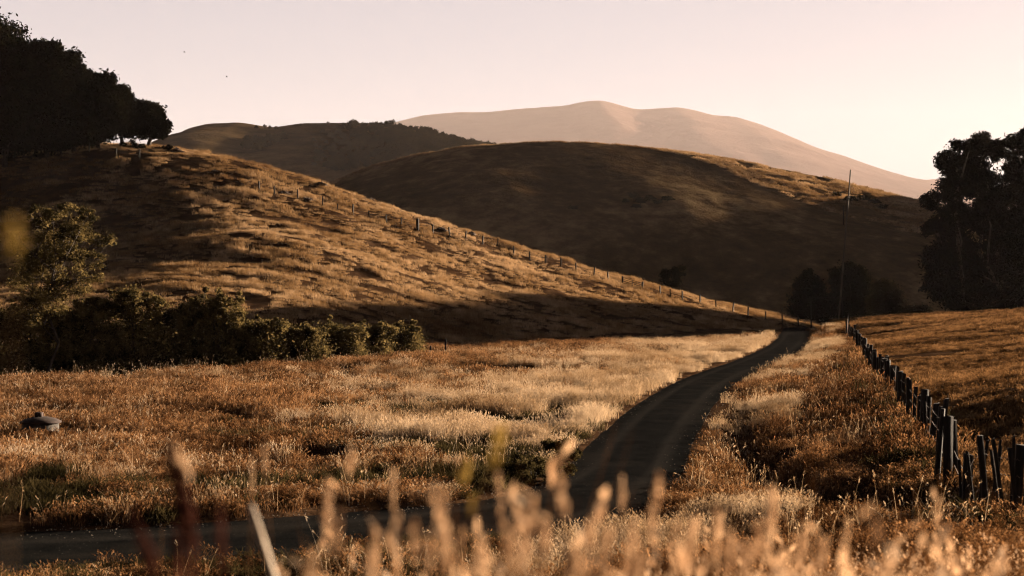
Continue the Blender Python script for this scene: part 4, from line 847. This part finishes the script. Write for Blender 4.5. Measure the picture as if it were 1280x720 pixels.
# burrow mounds and dark scrub on the hill
r6 = np.random.default_rng(5)
def mound(loc, rx, ry, h_, seed):
    r = np.random.default_rng(seed); n = 16; m_ = 8; V_ = []
    for i in range(m_ + 1):
        a = i / m_ * math.pi / 2
        for j in range(n):
            b = j / n * 2 * math.pi; q = 1 + .25 * r.normal(); V_.append((rx * math.cos(a) * math.cos(b) * q, ry * math.cos(a) * math.sin(b) * q, h_ * math.sin(a) * (1 + .25 * r.normal()) - .08))
    F_ = [(i * n + j, i * n + (j + 1) % n, (i + 1) * n + (j + 1) % n, (i + 1) * n + j) for i in range(m_) for j in range(n)]
    return mesh_from('mound', np.array(V_), np.array(F_), False)
md_ = sorted([(220, 189, 9, 3.5), (270, 216, 8, 3.5), (552, 287, 7, 3), (589, 293, 6, 3), (611, 283, 7, 2), (400, 231, 8, 3), (355, 241, 7, 3), (631, 291, 5, 2), (384, 250, 7, 3), (460, 248, 8, 2), (872, 366, 5, 2)])
for i, (px, py, w_, h_) in enumerate(md_):
    X, Y_, Z = hit(px, py + 1, 90)
    if Y_ > 300: continue
    o = obj('burrow_mound', mound(None, w_ * Y_ / FPX, .7, h_ * 1.3 * Y_ / FPX, i), M['dirt'], None, (X, Y_, Z)); tag(o, 'small dark heap of dug earth, %s of the mounds down from the oaks' % ORD[i], 'mound', 'dark mounds on the near hillside')

# dark scrub patch on the mid hill
# ------------------------------------------------------------------ plants close to the lens
def seed_head(mb, base, tip, r0, n, r):
    base = np.array(base); tip = np.array(tip)
    for i in range(n):
        q = r.uniform(0, 1); c = base + (tip - base) * q; rr = r0 * math.sin(math.pi * min(.95, max(.08, q))) ** .6; d = r.normal(0, 1, 3); d /= np.linalg.norm(d)
        c = c + d * rr * r.uniform(.2, 1); a = (tip - base) / np.linalg.norm(tip - base) + d * .6; a /= np.linalg.norm(a); b = np.cross(a, r.normal(0, 1, 3)); b /= np.linalg.norm(b) + 1e-9; L = r0 * .75
        mb.add([c - a * L, c + b * L * .38, c + a * L, c - b * L * .38], [(0, 1, 2, 3)])

def stalk(px, py, Y, Lh, r0, lean, label, group, mat='seed', name='grass_stalk', cat='grass stalk', n=70, seed=0, sr=1.0):
    """tip of the seed head at the given place, stem down to the bank"""
    r = np.random.default_rng(seed); tx, ty, tz = P(px, Y, py); bx = tx - lean * .8; bz = float(height(np.array([bx]), np.array([ty]))[0])
    t_ = thing(name, label, cat, (bx, ty, bz), group); tipv = np.array([tx - bx, 0, tz - bz]); dirv = tipv / np.linalg.norm(tipv)
    hb = tipv - np.array([lean * .5, 0, math.sqrt(max(.1, 1 - (lean * .5) ** 2))]) * Lh
    mb = MB(); mb.tube([(0, 0, -.05), hb * .5 + np.array([-.03 * lean, .01, 0]), hb, tipv * .98], np.array([.0022, .0018, .0013, .0008]) * sr, 5); obj('stem', mb.mesh('stem'), M['red'], t_)
    mb = MB(); seed_head(mb, hb, tipv, r0, n, r); obj('seed_head', mb.mesh('seed_head'), M[mat], t_); return t_
SG = 'blurred seed heads close to the lens'
sl = 'dry grass stalk with a pale fluffy seed head, soft and out of focus'
heads = [(411, 600, 2.6, .13, .010, .1), (424, 640, 2.3, .08, .010, .15), (492, 585, 3.2, .10, .008, 0), (497, 645, 2.4, .075, .010, .1), (518, 650, 2.4, .07, .009, -.1), (553, 612, 2.6, .12, .010, .05), (556, 655, 2.2, .07, .012, 0), (622, 590, 2.8, .14, .009, -.2),
         (699, 590, 2.6, .08, .009, -.15), (705, 625, 2.4, .03, .009, 0), (668, 622, 2.5, .09, .011, .3), (680, 645, 2.3, .07, .013, 0), (825, 592, 2.7, .11, .012, .35), (778, 596, 3.0, .08, .007, 0), (440, 560, 3.0, .06, .009, .3), (655, 655, 2.2, .08, .010, .1),
         (965, 610, 2.8, .14, .014, .2), (895, 640, 2.6, .10, .010, .1), (600, 675, 2.0, .06, .010, -.1), (760, 660, 2.3, .08, .010, .2), (845, 655, 2.4, .09, .011, .1), (1000, 665, 2.4, .09, .010, .2), (1060, 650, 3.0, .10, .008, .25), (930, 675, 2.2, .06, .012, 0), (720, 690, 2.1, .06, .012, .1), (800, 690, 2.1, .06, .012, .2), (330, 555, 3.4, .07, .006, -.1), (316, 570, 3.6, .10, .006, .05), (464, 690, 2.2, .05, .010, .1), (392, 690, 2.1, .06, .008, .3), (470, 660, 2.6, .07, .009, .1), (536, 668, 2.4, .06, .010, 0), (578, 660, 2.7, .07, .009, .2), (638, 668, 2.4, .06, .011, .1), (736, 655, 2.7, .08, .010, 0), (792, 652, 2.6, .07, .011, .2), (868, 650, 2.8, .08, .011, .2), (912, 668, 2.5, .07, .012, .1), (948, 655, 2.9, .08, .012, .3), (1030, 672, 2.6, .07, .010, .3)]
heads.sort()
for i, hh in enumerate(heads): stalk(*hh, label=ORD[i] + ' from the left of the blurred fluffy seed heads near the lens', group=SG, seed=800 + i)
stalk(17, 278, 1.3, .026, .008, .02, 'golden seed head hanging very close to the lens at the left edge', None, 'yellow', n=44, seed=850, sr=.25)
# yellow flowering stalk
for i, (px, py, Y, L_, r0, ln, lb) in enumerate([(628, 535, 2.5, .07, .014, .5, 'yellow flowering weed leaning over the left road edge, blurred'), (585, 575, 2.7, .05, .010, .4, 'smaller yellow flowering weed left of the larger yellow one'), (590, 620, 2.5, .03, .007, .2, 'lowest yellow bud stalk beside the flowering weeds')]):
    stalk(px, py, Y, L_, r0, ln, lb, None, 'yellow', 'yellow_weed', 'weed', 60, 860 + i)
# dark red dock stalks
dk = [(212, 555, 240, 640, .016, 2.3, 'tall dark red dock stalk with a pale tip near the left'), (165, 640, 205, 720, .010, 2.1, 'lower dark red dock stalk leaning left'), (275, 630, 278, 720, .008, 2.2, 'short upright dark red dock stalk'), (222, 655, 225, 740, .010, 2.0, 'stubby dark red dock stalk in the middle of the dock plants')]
for i, (x0, y0, x1, y1, r0, Y, lb) in enumerate(dk):
    r = np.random.default_rng(900 + i); a_ = np.array(P(x0, Y, y0)); b_ = np.array(P(x1, Y, y1)); bz = float(height(np.array([b_[0]]), np.array([Y]))[0]); gx = b_[0] + (b_[0] - a_[0]) * .3
    t_ = thing('dock_plant', lb, 'dock plant', (gx, Y, bz), 'dark red dock plants'); o_ = np.array([gx, Y, bz])
    mb = MB(); mb.tube([np.array([0, 0, -.05]), b_ - o_, (a_ + b_) / 2 - o_, a_ - o_], [.005, .004, .003, .001], 5); obj('stem', mb.mesh('stem'), M['dock'], t_)
    mb = MB(); seed_head(mb, b_ - o_ + (0, 0, -.05), a_ - o_, r0, 240, r); obj('seed_head', mb.mesh('seed_head'), M['dock'], t_)
    if i == 0: mb = MB(); seed_head(mb, a_ - o_ + (.03, 0, -.05), a_ - o_, .012, 40, r); obj('pale_tip', mb.mesh('pale_tip'), M['seed'], t_)
# bleached broken stalk
a_ = np.array(P(313, 3.2, 632)); b_ = np.array(P(342, 3.2, 722)); bz = float(height(np.array([b_[0]]), np.array([3.2]))[0]); e_ = b_ + (b_ - a_) / np.linalg.norm(b_ - a_) * max(.1, (b_[2] - bz) * 1.05); t_ = thing('dry_stalk', 'bleached flat dry stalk leaning left, broken off at the top', 'stalk', tuple(e_))
mb = MB(); mb.tube([e_ * 0, (b_ - e_) * .5 + (.004, 0, 0), b_ - e_, (a_ + b_) / 2 - e_, a_ - e_], [.008, .009, .010, .010, .009], 6, .1); obj('stem', mb.mesh('stem'), M['drystick'], t_)

# two birds far up
for i, (px, py) in enumerate([(230, 65), (283, 96)]):
    X, Y_, Z = P(px, 160, py); t_ = thing('bird', ['tiny dark bird higher in the pale sky', 'tiny dark bird lower in the pale sky, nearer the hills'][i], 'bird', (X, Y_, Z))
    t_.scale = (.55, .55, .55)
    mb = MB(); mb.tube([(-.22, 0, 0), (-.1, 0, .02), (.05, 0, .02), (.2, 0, .03), (.26, 0, .02)], [.02, .05, .07, .04, .01], 6); obj('body', mb.mesh('body', True), M['feather'], t_)
    for sgn in (-1, 1):
        mb = MB(); q = np.array([(-.1, 0, .04), (.1, 0, .04), (.04, sgn * .35, .22), (-.08, sgn * .35, .2)]); mb.add(q, [(0, 1, 2, 3)]); mb.add(np.array([(-.08, sgn * .35, .2), (.04, sgn * .35, .22), (-.06, sgn * .65, .12)]), [(0, 1, 2)]); obj('wing', mb.mesh('wing'), M['feather'], t_)

# ------------------------------------------------------------------ evening haze
hz, t, o = new_mat('haze'); pv = t.nodes.new('ShaderNodeVolumePrincipled')
pv.inputs['Color'].default_value = (0.98, 0.85, 0.84, 1); pv.inputs['Density'].default_value = 0.108e-4; pv.inputs['Anisotropy'].default_value = 0.12
t.links.new(pv.outputs[0], o.inputs['Volume'])
mb = MB(); mb.box((600, 7700, 1085), (15600, 18400, 2190)); hb = obj('haze', mb.mesh('haze'), hz); tag(hb, 'warm evening haze filling the valley', 'haze', kind='stuff')
